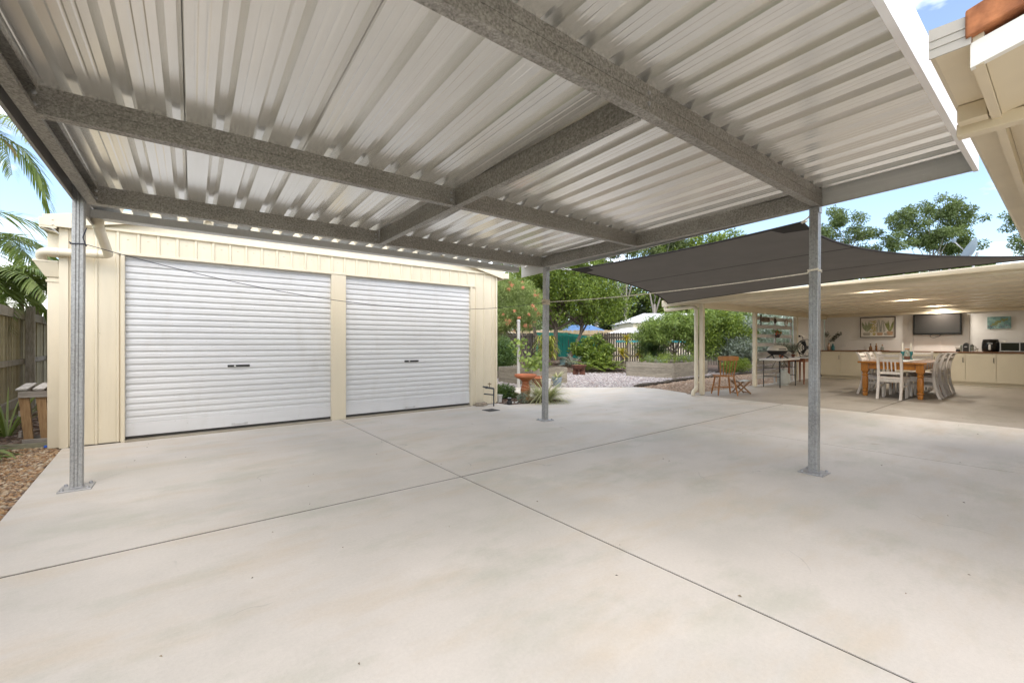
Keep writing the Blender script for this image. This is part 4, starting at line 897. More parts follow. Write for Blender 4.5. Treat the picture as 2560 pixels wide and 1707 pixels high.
# folding camp stool
fs_ = thing('folding_stool', 'small folding wooden stool with grey fabric seat', 'stool', (10.47, 4.81, 0), R(-35))
for s in (-1, 1):
    for d in (-1, 1):
        MB().bar((d * .16, s * (.13 + .012 * d), .01), (-d * .15, s * (.13 + .012 * d), .295), .035, .02, (0, 1, 0)).build('leg', 'stool_wood', fs_, world=False, bevel=.003)
for d in (-1, 1): MB().tube([(d * .155, -.16, .30), (d * .155, .16, .30)], .012, 8).build('seat_rod', 'stool_wood', fs_, world=False, smooth=True); MB().tube([(d * .15, -.15, .03), (d * .15, .15, .03)], .014, 8).build('foot_rod', 'stool_wood', fs_, world=False, smooth=True)
m = MB(); vs = [(-.17 + .34 * i / 8, -.14 + .28 * j, .316 - .022 * math.sin(math.pi * i / 8) + k) for k in (0, .006) for j in (0, 1) for i in range(9)]
fs = []
for i in range(8): fs += [(i, i + 1, 10 + i, 9 + i), (18 + i, 27 + i, 28 + i, 19 + i), (i, 18 + i, 19 + i, i + 1), (9 + i, 10 + i, 28 + i, 27 + i)]
m.add(vs, fs).build('fabric_seat', 'gas_grey', fs_, world=False, smooth='all')

# trestle table with barbecue, gas bottle below
tt = thing('trestle_table', 'white plastic folding table with dark steel legs by the screen', 'table', (13.1, 4.98, 0))
MB().box(12.48, 13.78, 4.70, 5.26, .735, .78).build('tabletop', 'plastic_white', tt, bevel=.014)
for x, s in ((12.62, 1), (13.66, -1)):
    for y in (4.775, 5.185): MB().tube([(x, y, 0), (x, y, .735)], .013, 8).build('leg', 'black_metal', tt, smooth=True)
    MB().tube([(x, 4.788, .30), (x, 5.172, .30)], .009, 8).build('crossbar', 'black_metal', tt, smooth=True); MB().tube([(x, 4.98, .52), (x + s * .3, 4.98, .73)], .008, 6).build('brace', 'black_metal', tt, smooth=True); MB().tube([(x, 4.788, .52), (x, 5.172, .52)], .008, 6).build('crossbar', 'black_metal', tt, smooth=True)
bq = thing('barbecue', 'portable barbecue with pale domed lid on black cradle', 'barbecue', (12.98, 4.98, .78), R(-35))
def superl(m, prof, n=28, sx=1., sy=.72):
    b = len(m.v); m.lathe(prof, n)
    for i in range(b, len(m.v)): p = m.v[i]; m.v[i] = V((p.x * sx, p.y * sy, p.z))
m = MB(); superl(m, [(0, .10), (.15, .10), (.22, .13), (.275, .20), (.28, .215), (.25, .216), (0, .216)]); m.build('bowl', 'black_metal', bq, world=False, smooth=True)
m = MB(); superl(m, [(.262, .218), (.262, .24), (.24, .295), (.18, .34), (.09, .362), (0, .366)]); m.build('lid', 'bbq_lid', bq, world=False, smooth=True)
MB().tube(bend([(-.09, -.20, .255), (-.09, -.235, .265), (.09, -.235, .265), (.09, -.20, .255)], .02), .010, 8).build('handle', 'black_plastic', bq, world=False, smooth=True)
for s in (-1, 1):
    MB().tube(bend([(s * .2, -.16, .008), (s * .14, -.02, .09), (s * .14, .02, .09), (s * .2, .16, .008)], .05), .016, 8).build('leg', 'black_metal', bq, world=False, smooth=True); MB().tube([(s * .14, 0, .08), (s * .25, 0, .19)], .016, 8).build('arm', 'black_metal', bq, world=False, smooth=True)
    MB().box(s * .27 if s > 0 else -.42, .42 if s > 0 else -.27, -.10, .10, .20, .214).build('side_shelf', 'black_plastic', bq, world=False, bevel=.004)
gb = thing('gas_bottle', 'pale grey gas bottle standing under the white folding table', 'gas bottle', (13.62, 5.06, 0))
MB().lathe([(.12, 0), (.125, .02), (.125, .03), (.155, .055), (.16, .08), (.16, .27), (.15, .32), (.10, .355), (0, .365)], 24).build('cylinder', 'gas_grey', gb, world=False, smooth=True)
MB().lathe([(.095, .345), (.095, .47), (.090, .47), (.090, .345)], 24, cap=False).build('collar', 'gas_grey', gb, world=False, smooth=True); MB().tube([(0, 0, .36), (0, 0, .43)], .02, 10).build('valve', 'brass', gb, world=False)
MB().tube(bend([(-.02, 0, .42), (-.12, -.06, .50), (-.3, -.1, .42), (-.42, -.08, .60), (-.40, -.05, .745)], .1), .007, 6).build('hose', 'black_plastic', gb, world=False, smooth=True)
t2 = thing('side_table', 'small reddish timber table with pale top beside the white wall', 'table', (14.65, 5.0, 0))
MB().box(14.25, 15.28, 4.70, 5.27, .755, .78).build('tabletop', 'plastic_white', t2, bevel=.006)
m = MB(); m.box(14.31, 15.22, 4.755, 4.775, .65, .754); m.box(14.31, 15.22, 5.195, 5.215, .65, .754); m.box(14.31, 14.33, 4.776, 5.194, .65, .754); m.box(15.2, 15.22, 4.776, 5.194, .65, .754); m.build('apron', 'red_wood', t2)
for x in (14.345, 15.185):
    for y in (4.79, 5.18):
        m = MB(); frust(m, x - .013, x + .013, y - .013, y + .013, 0, x - .024, x + .024, y - .024, y + .024, .652); m.build('leg', 'red_wood', t2)
# fan
fn = thing('desk_fan', 'round black cage fan standing on the small reddish table', 'fan', (15.02, 4.95, .78), R(-150))
m = MB()
for k in range(4): m.tube([(.05 - .01 * k, math.cos(a) * (.245 - .06 * k), .29 + math.sin(a) * (.245 - .06 * k)) for a in [2 * math.pi * j / 32 for j in range(33)]], .006 if k else .012, 6, False)
for k in range(18): a = 2 * math.pi * k / 18; m.tube([(.05, math.cos(a) * .245, .29 + math.sin(a) * .245), (.06, math.cos(a) * .04, .29 + math.sin(a) * .04)], .003, 4)
m.tube([(-.04, math.cos(a) * .245, .29 + math.sin(a) * .245) for a in [2 * math.pi * j / 32 for j in range(33)]], .010, 6, False)
m.build('cage', 'black_metal', fn, world=False, smooth=True)
for k in range(3):
    a = 2 * math.pi * k / 3; u, v_ = V((0, math.cos(a), math.sin(a))), V((0, -math.sin(a), math.cos(a))); o_ = V((0, 0, .29))
    MB().add([o_ + u * .03 - v_ * .02 + V((.01, 0, 0)), o_ + u * .21 - v_ * .07 + V((.025, 0, 0)), o_ + u * .22 + v_ * .05 + V((-.02, 0, 0)), o_ + u * .03 + v_ * .03 + V((-.01, 0, 0))], [(0, 1, 2, 3)]).build('blade', 'black_plastic', fn, world=False)
MB().tube([(-.12, 0, .29), (.03, 0, .29)], .05, 12).build('motor', 'black_plastic', fn, world=False, smooth=True); m = MB(); m.tube(bend([(-.08, -.14, .012), (-.03, -.25, .29), (-.03, -.25, .29)], .01), .012, 8); m.tube([(-.08, .14, .012), (-.03, .25, .29)], .012, 8); m.tube([(-.08, -.16, .012), (-.08, .16, .012)], .012, 8); m.build('stand', 'black_metal', fn, world=False, smooth=True)
# silver plants in pots on the tables
def potplant(name, label, loc, pr, ph, potmat, leafm, n, hgt, spread, L, W, seed, group=None):
    random.seed(seed); t_ = thing(name, label, 'potted plant', loc, 0, group)
    MB().lathe([(0, 0), (pr * .75, 0), (pr, ph), (pr * 1.06, ph), (pr * 1.06, ph * .9), (pr * 1.07, ph * 1.02), (pr * .9, ph * 1.02), (pr * .85, ph * .9), (0, ph * .9)], 16).build('pot', potmat, t_, world=False, smooth=True)
    m = MB(); s_ = MB()
    for i in range(n):
        a = rnd(0, 6.28); r = spread * math.sqrt(random.random()); tip = V((r * math.cos(a), r * math.sin(a), ph + hgt * rnd(.5, 1))); b = V((0, 0, ph * .9))
        if i % 6 == 0: s_.tube([b, b.lerp(tip, .5) + V((0, 0, .03)), tip], .003, 5)
        p = b.lerp(tip, rnd(.35, 1)) + rdir() * .03; m.leaf(p, rdir() + V((0, 0, .5)), rdir(), L * rnd(.7, 1.2), W)
    m.build('leaves', leafm, t_, world=False); s_.build('stems', 'bark', t_, world=False); return t_
potplant('potted_plant', 'silvery leaved plant in terracotta pot behind the barbecue', (13.9 - .25, 5.13, .78), .06, .10, 'terracotta', 'leaf_silver', 420, .38, .22, .06, .018, 21)
potplant('potted_plant', 'silvery leaved plant in small red pot beside the fan', (14.42, 5.10, .78), .05, .09, 'rust', 'leaf_silver', 420, .34, .24, .06, .018, 22)
# hanging ornaments on the screen
sg = thing('welcome_sign', 'small hanging wooden sign reading WELCOME', 'sign', (12.97, 5.30, 1.86))
MB().box(12.70, 13.27, 5.285, 5.297, 1.80, 1.94).build('board', 'sign_wood', sg, bevel=.003)
m = MB(); m.box(12.685, 12.73, 5.28, 5.299, 1.70, 2.0); m.build('hanger', 'frame_dark', sg)
fc = bpy.data.curves.new('lettering', 'FONT'); fc.body = 'WELCOME'; fc.size = .115; fc.extrude = .002; fc.align_x = 'CENTER'; fc.align_y = 'CENTER'
fo = bpy.data.objects.new('tmp_lettering', fc); col.objects.link(fo); dg = bpy.context.evaluated_depsgraph_get(); me = bpy.data.meshes.new_from_object(fo.evaluated_get(dg)); bpy.data.objects.remove(fo)
me.materials.clear(); me.materials.append(MT['sign_text']); lo = bpy.data.objects.new('lettering', me); col.objects.link(lo); lo.parent = sg; lo.location = V((12.995, 5.2835, 1.87)) - sg.location; lo.rotation_euler = (R(90), 0, 0)
wh = thing('wheel_ornament', 'pale star shaped wheel ornament hanging on the screen', 'ornament', (14.6, 5.35, 1.83))
m = MB(); m.tube([(math.cos(a) * .11, 0, math.sin(a) * .11) for a in [2 * math.pi * j / 24 for j in range(25)]], .012, 6, False); m.build('rim', 'stool_wood', wh, world=False, smooth=True)
m = MB(); [m.tube([(0, 0, 0), (math.cos(a) * .17, 0, math.sin(a) * .17)], .009, 6) for a in [math.pi / 4 * j for j in range(8)]]; m.build('spokes', 'limed_wood', wh, world=False); MB().tube([(0, 0, .17), (0, -.02, .22)], .003, 5).build('cord', 'rope', wh, world=False)
pn = thing('hanging_ornament', 'small dark pineapple shaped ornament hanging on the screen', 'ornament', (13.75, 5.33, 1.86)); m = MB(); m.lathe([(0, -.08), (.03, -.07), (.042, -.03), (.04, .02), (.02, .055), (0, .06)], 12); m.build('body', 'frame_dark', pn, world=False, smooth=True); m = MB()
for k in range(8): m.blade((0, 0, .05), (math.cos(k * .8), math.sin(k * .8), 1.6), .09, .02, .8)
m.build('top_leaves', 'leaf_dark', pn, world=False)
fb = potplant('hanging_pot', 'red flowered plant in a dark hanging pot on the screen', (13.83, 5.30, 1.36), .07, .10, 'frame_dark', 'leaf_bright', 120, .14, .14, .06, .03, 31); m = MB(); random.seed(9)
for i in range(26): m.leaf(V((rnd(-.12, .12), rnd(-.08, .04), rnd(.08, .2))), rdir(), rdir(), .05, .04)
tag(m.build('flowers', 'red_flower', fb, world=False), kind='stuff')
cd_ = thing('power_cord', 'black power cord plugged high on the white side wall', 'cord', (16.0, 5.38, 1.4))
MB().tube(bend([(15.75, 5.385, 1.43), (15.95, 5.37, 1.43), (16.0, 5.37, 1.32), (15.98, 5.38, .95), (15.9, 5.36, .82)], .08), .008, 6).build('cable', 'black_plastic', cd_, smooth=True); MB().box(15.70, 15.76, 5.36, 5.399, 1.40, 1.46).build('plug', 'black_plastic', cd_, bevel=.004)
# fallen leaf on the patio
m = MB(); m.leaf(V((11.0, 2.78, .012)), V((.5, -1, .1)), V((0, 0, 1)), .07, .04); tag(m.build('fallen_leaf', 'leaf_palm_dry'), 'single dry orange leaf lying on the patio floor', 'leaf')

# ------------------------------------------------------------------ shade sail
sl = thing('shade_sail', 'large charcoal shade sail stretched between carport posts and patio roof', 'shade sail', (7, 3, 2.3))
P1, P2_, P3, P4 = V((4.93, 4.93, 2.395)), V((4.84, 1.63, 2.40)), V((9.30, .1, 2.37)), V((9.30, 6.0, 2.17))
def qb(a, m_, b):
    c = m_ * 2 - (a + b) / 2
    return lambda t: a * (1 - t) ** 2 + c * 2 * t * (1 - t) + b * t * t
e12, e43 = qb(P1, V((5.12, 3.3, 2.42)), P2_), qb(P4, V((9.22, 3.0, 2.305)), P3)
e14, e23 = qb(P1, V((7.1, 5.12, 2.265)), P4), qb(P2_, V((6.95, 1.38, 2.325)), P3)
def S(u, v):
    a = e12(v) * (1 - u) + e43(v) * u; b = e14(u) * (1 - v) + e23(u) * v
    c = P1 * (1 - u) * (1 - v) + P4 * u * (1 - v) + P2_ * (1 - u) * v + P3 * u * v
    return a + b - c
n_ = 28; m = MB(); lo_ = [S(i / n_, j / n_) for j in range(n_ + 1) for i in range(n_ + 1)]; K = len(lo_)
m.v = lo_ + [p + V((0, 0, .003)) for p in lo_]
for j in range(n_):
    for i in range(n_):
        a = j * (n_ + 1) + i; m.f += [(a, a + n_ + 1, a + n_ + 2, a + 1), (K + a, K + a + 1, K + a + n_ + 2, K + a + n_ + 1)]
m.build('cloth', 'shade_cloth', sl, smooth='all')
for u in (.34, .68):
    m = MB(); pts = [S(u, j / 24) - V((0, 0, .004)) for j in range(25)]; pt2 = [S(u + .006, j / 24) - V((0, 0, .004)) for j in range(25)]
    m.add(pts + pt2, [(j, j + 1, 26 + j, 25 + j) for j in range(24)]); m.build('seam', 'shade_seam', sl)
for f in (e12, e43, e14, e23): MB().tube([f(i / 24) for i in range(25)], .012, 6).build('hem', 'shade_seam', sl, smooth=True)
for (u0, u1, v0, v1) in ((0, .07, .0, .09), (0, .07, .90, 1.)):
    m = MB(); a = S(0, 0 if v0 == 0 else 1); b = S(u1, 0 if v0 == 0 else 1); c = S(0, v1 if v0 == 0 else v0); mid = S(u1 * .75, v1 * .75 if v0 == 0 else 1 - (1 - v0) * .75); dz = V((0, 0, -.005))
    m.add([a + dz, b + dz, mid + dz, c + dz], [(0, 1, 2, 3)]); m.build('corner_patch', 'shade_seam', sl)
chn = thing('sail_chain', 'short steel chain tying the sail corner to the carport corner post', 'chain', (4.7, 4.95, 2.4))
for i in range(9):
    p = V((4.47, 4.965, 2.385)).lerp(P1, i / 8); m = MB(); ax1 = (P1 - V((4.47, 4.965, 2.385))).normalized(); ax2 = V((0, 0, 1)) if i % 2 else V((0, 1, 0))
    m.tube([p + ax1 * math.cos(a) * .034 + ax2 * math.sin(a) * .014 for a in [2 * math.pi * j / 12 for j in range(13)]], .0045, 6, False); m.build('chain_link', 'chain', chn)
rp_ = thing('sail_rope', 'short pale rope lashing the raised sail corner to the carport post', 'rope', (4.75, 1.55, 2.4))
MB().tube([(4.655, 1.475, 2.43), (4.72, 1.54, 2.405), P2_], .008, 6).build('rope', 'rope_white', rp_, smooth=True); random.seed(1)
m = MB()
for i in range(5): q = V((4.80, 1.6, 2.402)) + rdir() * .015; m.tube([q + rdir() * .02, q + rdir() * .012, q + rdir() * .02], .006, 6)
m.build('knot', 'rope_white', rp_, smooth=True)
# clothes lines between the posts
def line(name, label, a, b, sag, r, mat, group=None, wraps=()):
    a, b = V(a), V(b); t_ = thing(name, label, 'rope', (a + b) / 2, 0, group)
    MB().tube([a.lerp(b, i / 30) - V((0, 0, sag * 4 * (i / 30) * (1 - i / 30))) for i in range(31)], r, 6).build('line', mat, t_, smooth=True)
    for (x, y, z, nn, mt) in wraps:
        m = MB(); pts = []
        for k in range(nn * 8 + 1):
            g_ = k / 8; c = [(-1, -1), (0, -1.02), (1, -1), (1.02, 0), (1, 1), (0, 1.02), (-1, 1), (-1.02, 0)][k % 8]; pts.append((x + c[0] * .043, y + c[1] * .043, z + g_ * .012 + rnd(-.004, .004)))
        m.tube(pts, .005, 5).build('wrap', mt, t_, smooth=True)
    return t_
random.seed(14)
line('clothes_line', 'thin dark string sagging across the roller doors between two posts', (-.71, 4.93, 2.02), (4.37, 4.95, 1.835), .285, .0032, 'string_dark', None, ((-.748, 4.962, 2.012, 1, 'string_dark'), (4.418, 4.978, 1.80, 7, 'rope')))
line('clothes_line', 'pale yellow and white rope from the corner post to the patio side post', (4.46, 4.96, 1.845), (4.60, 1.50, 1.855), .035, .0055, 'rope_white', None, ((4.618, 1.456, 1.86, 2, 'rope_white'),))
tl_ = MB(); tl_.tube([(-.70, 4.925, 2.02), (-.715, 4.92, 2.07), (-.70, 4.915, 2.12), (-.69, 4.91, 2.15)], .004, 5); tag(tl_.build('string_tail', 'string_dark'), 'loose dark string end knotted on the carport post before the shed', 'string')

# ------------------------------------------------------------------ neighbouring corner of the house
hs = thing('house', 'cream house eave corner with terracotta roof tiles and gutter', 'house', (5.5, -2.5, 0))
def HB(name, mat, *a, bevel=0.): return MB().box(*a).build(name, mat, hs, bevel=bevel)
prof = [(.0, .0), (.095, .0), (.111, .012), (.111, .10), (.099, .105)]
MB().sheet(prof, (2.255, .226, 2.282), (0, 1, 0), (0, 0, 1), (5.25, 0, 0), .002, (0, -.5, .85)).build('gutter', 'cream_house', hs)
m = MB(); m.prism([(2.247, .226, 2.281), (2.247, .337, 2.281), (2.247, .337, 2.392), (2.247, .226, 2.386)], (.007, 0, 0)); m.ob((2.244, .23, 2.315), (.003, 0, 0), (0, .104, 0), (0, 0, .010)); m.ob((2.244, .23, 2.345), (.003, 0, 0), (0, .104, 0), (0, 0, .006)); m.build('gutter_end', 'gutter_grey', hs)
HB('fascia', 'cream_house', 2.262, 7.5, .196, .2245, 2.20, 2.40)
HB('soffit', 'cream_house', 2.93, 7.5, -2.6, .194, 2.268, 2.276)
MB().prism([(2.285, .194, 2.214), (2.285, -2.6, 2.214 + .25 * 2.8), (2.90, -2.6, 2.214 + .25 * 2.8), (2.90, .194, 2.214)], (0, 0, .006)).build('verge_soffit', 'cream_house', hs)
for s0, z0, z1, nm in ((0, 0, .088, 'barge_board'),):
    MB().prism([(2.255, .229, 2.197), (2.255, -2.6, 2.197 + .25 * 2.83), (2.255, -2.6, 2.285 + .25 * 2.83), (2.255, .229, 2.285)], (.028, 0, 0)).build('barge_board', 'house_white', hs)
HB('plate_beam', 'cream_house', 2.86, 2.925, -.9, .335, 2.165, 2.222, bevel=.004); HB('bracket', 'cream_house', 2.79, 2.858, .232, .325, 2.205, 2.279, bevel=.003)
random.seed(77)
for r in range(9):
    y1 = .24 - r * .31; y0 = y1 - .34
    for c_ in range(4):
        x = 2.235 + c_ * .30; zz = 2.29 + .25 * (.229 - y1) + (.02 if r else .015); th = .045 if c_ == 0 else .022
        MB().prism([(x, y1, zz), (x + .297, y1, zz), (x + .297, y0, zz + .25 * .34 + .012), (x, y0, zz + .25 * .34 + .012)], (0, 0, th + (.055 if c_ == 0 else .02))).build('roof_tile', 'terracotta_tile', hs, bevel=.006)
MB().prism([(3.45, .22, 2.30), (7.5, .22, 2.30), (7.5, -2.6, 3.005), (3.45, -2.6, 3.005)], (0, 0, .05)).build('roof', 'terracotta_tile', hs)
HB('wall', 'cream_house', 2.93, 7.5, -2.7, -2.3, 0, 2.265)
for x in (3.0, 5.2, 7.4): HB('verandah_post', 'cream_house', x - .045, x + .045, -.9, -.81, 0, 2.163, bevel=.004)
HB('verandah_beam', 'cream_house', 2.93, 7.5, -.9, -.81, 2.165, 2.265)
MB().prism([(2.902, .19, 2.278), (2.902, -2.6, 2.278), (2.902, -2.6, 2.97)], (.045, 0, 0)).build('gable', 'cream_house', hs)
# satellite dish on the patio roof
sd_ = thing('satellite_dish', 'grey blue satellite dish on the patio roof', 'satellite dish', (13.2, 1.30, 2.27), R(160))
m = MB(); m.lathe([(0, 0), (.10, .010), (.19, .04), (.27, .088), (.275, .086), (.19, .033), (.10, .003), (0, -.007)], 28); d_ = m.build('reflector', 'satellite', sd_, world=False, smooth=True); d_.location = (0, 0, .86); d_.rotation_euler = (0, R(62), R(-75))
MB().tube(bend([(0, 0, 0), (0, 0, .6), (-.03, .06, .84)], .1), .022, 10).build('mast', 'galv_post', sd_, world=False, smooth=True); MB().tube([(0, 0, .72), (.30, -.16, 1.1)], .010, 8).build('arm', 'galv_post', sd_, world=False); MB().lathe([(0, 0), (.03, 0), (.035, .08), (0, .085)], 10, (.30, -.16, 1.08)).build('receiver', 'satellite', sd_, world=False)

# ------------------------------------------------------------------ small things by the shed corner
tp = thing('garden_tap', 'dark garden tap on a standpipe by the shed corner', 'tap', (4.61, 6.69, 0))
MB().tube([(4.61, 6.69, -.02), (4.61, 6.69, .34)], .014, 10).build('standpipe', 'tap_pipe', tp, smooth=True)
MB().tube([(4.61, 6.69, .335), (4.50, 6.77, .355), (4.44, 6.815, .375)], [.017, .019, .014], 10).build('tap_body', 'tap_pipe', tp, smooth=True); MB().tube([(4.615, 6.69, .215), (4.455, 6.80, .235)], .013, 10).build('side_outlet', 'tap_pipe', tp, smooth=True)
m = MB(); m.tube([(4.545, 6.737, .36), (4.545, 6.737, .425)], .008, 8); m.tube([(4.515, 6.757, .425), (4.575, 6.717, .425)], .008, 8); m.tube([(4.538, 6.732, .425), (4.538, 6.732, .45)], .007, 8); m.build('tap_handle', 'brass', tp, smooth=True); MB().tube([(4.50, 6.77, .335), (4.50, 6.77, .378)], .024, 10).build('collar', 'tap_pipe', tp, smooth=True)
random.seed(19); ss = thing('stone_stack', 'two flat weathered stones stacked against the shed wall', 'stones', (4.44, 6.88, 0))
for z0, r0 in ((0, .145), (.03, .125)):
    m = MB(); n2 = 14; rr = [r0 * rnd(.85, 1.1) for _ in range(n2)]
    def ring(k, z): return [(4.44 + rr[j] * k * math.cos(6.283 * j / n2), 6.865 + rr[j] * k * .62 * math.sin(6.283 * j / n2), z + rnd(-.004, .004)) for j in range(n2)]
    vs = ring(.9, z0) + ring(1.0, z0 + .014) + ring(.92, z0 + .030); m.add(vs, [tuple(range(n2))[::-1], tuple(range(2 * n2, 3 * n2))] + [(i * n2 + j, i * n2 + (j + 1) % n2, (i + 1) * n2 + (j + 1) % n2, (i + 1) * n2 + j) for i in (0, 1) for j in range(n2)]); m.build('stone', 'stone', ss)
dr = thing('floor_drain', 'dark square drain grate set in the slab by the tap', 'drain', (4.28, 6.30, 0), R(4))
m = MB(); m.box(-.115, .115, -.115, -.10, .001, .008); m.box(-.115, .115, .10, .115, .001, .008); m.box(-.115, -.10, -.10, .10, .001, .008); m.box(.10, .115, -.10, .10, .001, .008); m.build('frame', 'drain_grate', dr, world=False)
for i in range(7): MB().box(-.10, .10, -.09 + i * .028, -.078 + i * .028, .001, .007).build('bar', 'drain_grate', dr, world=False)
MB().box(-.10, .10, -.10, .10, .0005, .0015).build('pit', 'pit_shade', dr, world=False)  # shade of the hole painted as a flat dark sheet under the bars
# timber pallet box beside the shed
pl = thing('pallet_planter', 'old timber pallet box with white painted top slats leaning by the shed', 'pallet', (-1.40, 7.50, 0), R(-14)); pl.scale = (1, 1, .88)
for i, x in enumerate((-.17, -.02, .13, .28)):
    MB().bar((x - .02, -.075, .74), (x - .045, .17, .80), .10, .022, (0, 0, 1)).build('top_slat', 'pallet_white', pl, world=False, bevel=.003)
    m = MB(); frust(m, x - .038 + .035, x + .042 + .035, -.06, -.042, .05, x - .045, x + .045, -.072, -.054, .635); m.build('front_slat', 'pallet_brown', pl, world=False)
    MB().box(x + .055, x + .10, .16, .178, .05, .77).build('rear_slat', 'pallet_brown', pl, world=False)
MB().box(-.21, .36, -.095, -.073, .635, .715).build('rail', 'pallet_grey', pl, world=False, bevel=.003); MB().box(-.18, .38, -.085, -.061, .0, .075).build('rail', 'pallet_grey', pl, world=False, bevel=.003); MB().box(-.21, .36, .14, .159, .68, .76).build('rail', 'pallet_grey', pl, world=False); MB().box(-.21, .36, .14, .159, .0, .08).build('rail', 'pallet_grey', pl, world=False)
for z in (.10, .38): MB().box(-.225, -.20, -.05, .15, z, z + .08).build('side_slat', 'pallet_grey', pl, world=False)

# ------------------------------------------------------------------ birdbath, pots, fire pit, beds
bb = lathething('birdbath', 'terracotta birdbath on a turned pedestal in the mulch bed', 'birdbath', 'terracotta', [(0, .0), (.155, .0), (.16, .02), (.14, .03), (.125, .05), (.10, .08), (.085, .105), (.092, .13), (.105, .17), (.108, .22), (.098, .27), (.078, .33), (.07, .37), (.075, .405), (.10, .425), (.11, .43), (0, .43)], (5.676, 7.045, -.01), [('bowl', 'terracotta', [(0, .431), (.10, .431), (.125, .445), (.19, .475), (.235, .505), (.24, .535), (.235, .55), (.22, .55), (.212, .53), (.17, .50), (.0, .47)])], n=32)
# left raised bed made of sleepers
def sleeper_bed(name, label, x0, x1, y0, y1, zs_, mat, rz=0, loc=None):
    c = ((x0 + x1) / 2, (y0 + y1) / 2, 0); t_ = thing(name, label, 'raised bed', loc or c, rz); w_ = (x1 - x0) / 2; d_ = (y1 - y0) / 2
    for i, (a, b) in enumerate(zip(zs_, zs_[1:])):
        MB().box(-w_, w_, -d_, -d_ + .05, a, b - .004).build('sleeper', mat, t_, world=False, bevel=.006); MB().box(-w_, w_, d_ - .05, d_, a, b - .004).build('sleeper', mat, t_, world=False, bevel=.006)
        MB().box(-w_, -w_ + .05, -d_ + .052, d_ - .052, a, b - .004).build('sleeper', mat + '_side' if mat + '_side' in MT else mat, t_, world=False, bevel=.006); MB().box(w_ - .05, w_, -d_ + .052, d_ - .052, a, b - .004).build('sleeper', mat + '_side' if mat + '_side' in MT else mat, t_, world=False, bevel=.006)
    MB().box(-w_ + .052, w_ - .052, -d_ + .052, d_ - .052, 0, zs_[-1] - .08).build('soil', 'soil', t_, world=False)
    return t_
wood('sleeper_side', (.22, .185, .135), (.40, .355, .275), .9, 2.2, (9, 1, 9), .35)
lb_ = sleeper_bed('raised_bed', 'raised timber sleeper garden bed behind the terracotta birdbath', 7.72, 9.18, 9.36, 10.95, (-.03, .14, .305, .47), 'sleeper')
rb_ = sleeper_bed('raised_bed', 'long weathered timber raised bed full of herbs beside the gravel', -1.6, 1.6, -.9, .9, (-.03, .16, .335, .515), 'sleeper', R(9), (14.62, 9.42, 0))
fp_ = thing('fire_pit', 'rusty steel fire pit with flared bowl on the gravel', 'fire pit', (11.85, 11.45, 0))
MB().lathe([(0, .19), (.15, .195), (.24, .27), (.295, .355), (.31, .362), (.30, .37), (.235, .285), (.14, .212), (0, .208)], 8).build('bowl', 'rust', fp_, world=False)
for k in range(4):
    a = math.pi / 4 + math.pi / 2 * k; u = V((math.cos(a), math.sin(a), 0)); v_ = V((-math.sin(a), math.cos(a), 0)); m = MB(); m.prism([u * .02 - v_ * .006, u * .24 - v_ * .006, u * .215 - v_ * .006 + V((0, 0, .26)), u * .10 - v_ * .006 + V((0, 0, .2)), u * .02 - v_ * .006 + V((0, 0, .19))], v_ * .012); m.build('leg_plate', 'rust', fp_, world=False)
wp = thing('white_post', 'slender off white round post in front of the raised bed', 'post', (7.11, 9.13, 0))
MB().tube([(7.11, 9.13, -.02), (7.11, 9.13, 1.78)], .043, 16).build('shaft', 'pvc_white', wp, smooth=True); MB().lathe([(0, 0), (.05, 0), (.05, .04), (.03, .06), (0, .065)], 16, (7.11, 9.13, 1.78)).build('cap', 'pvc_white', wp, smooth=True)
ba = thing('hanging_basket', 'coir lined wire basket on a frame behind the birdbath', 'basket', (7.52, 8.73, 0))
MB().lathe([(0, .02), (.12, .03), (.2, .12), (.225, .27), (.21, .275), (.19, .25), (0, .24)], 20).build('coir_liner', 'coir', ba, world=False, smooth=True)
m = MB(); m.tube([(.23 * math.cos(a), .23 * math.sin(a), .28) for a in [6.283 * j / 24 for j in range(25)]], .008, 6, False)
for k in range(6): a = 6.283 * k / 6; m.tube([(.23 * math.cos(a), .23 * math.sin(a), .28), (.21 * math.cos(a), .21 * math.sin(a), .12), (.1 * math.cos(a), .1 * math.sin(a), .015)], .005, 5)
for k in range(3): a = 6.283 * k / 3; m.tube(bend([(.23 * math.cos(a), .23 * math.sin(a), .28), (.2 * math.cos(a), .2 * math.sin(a), .5), (0, 0, .66)], .1), .005, 5)
m.build('wire_frame', 'black_metal', ba, world=False); MB().lathe([(.236, .262), (.242, .27), (.242, .30), (.236, .305), (.225, .30), (.225, .265)], 20, cap=False).build('rim', 'terracotta', ba, world=False)

random.seed(40)
def strapclump(name, label, loc, n, L, W, mat, droop=1.2, up=1.3, r0=.05, cat='plant', parent=None, seg=5):
    t_ = parent or thing(name, label, cat, loc); m = MB()
    for i in range(n):
        a = rnd(0, 6.283); l = L * rnd(.6, 1.1); m.blade((r0 * math.cos(a) * rnd(0, 1), r0 * math.sin(a) * rnd(0, 1), 0), (math.cos(a), math.sin(a), up * rnd(.5, 1.5)), l, W * rnd(.7, 1.2), droop * rnd(.6, 1.4), seg)
    m.build('leaves', mat, t_, world=False); return t_
strapclump('grass_clump', 'cream and green striped arching grass clump at the slab edge', (5.85, 6.62, -.01), 520, .68, .020, 'leaf_variegated', 1.5, 1.9, .12)
bp_ = thing('flower_pot', 'blue grey pot with a spiky bromeliad before the raised bed', 'potted plant', (8.25, 8.82, -.01))
MB().lathe([(0, 0), (.10, 0), (.14, .22), (.15, .225), (.15, .255), (.135, .255), (.125, .21), (0, .2)], 20).build('pot', 'blue_pot', bp_, world=False, smooth=True); m = MB()
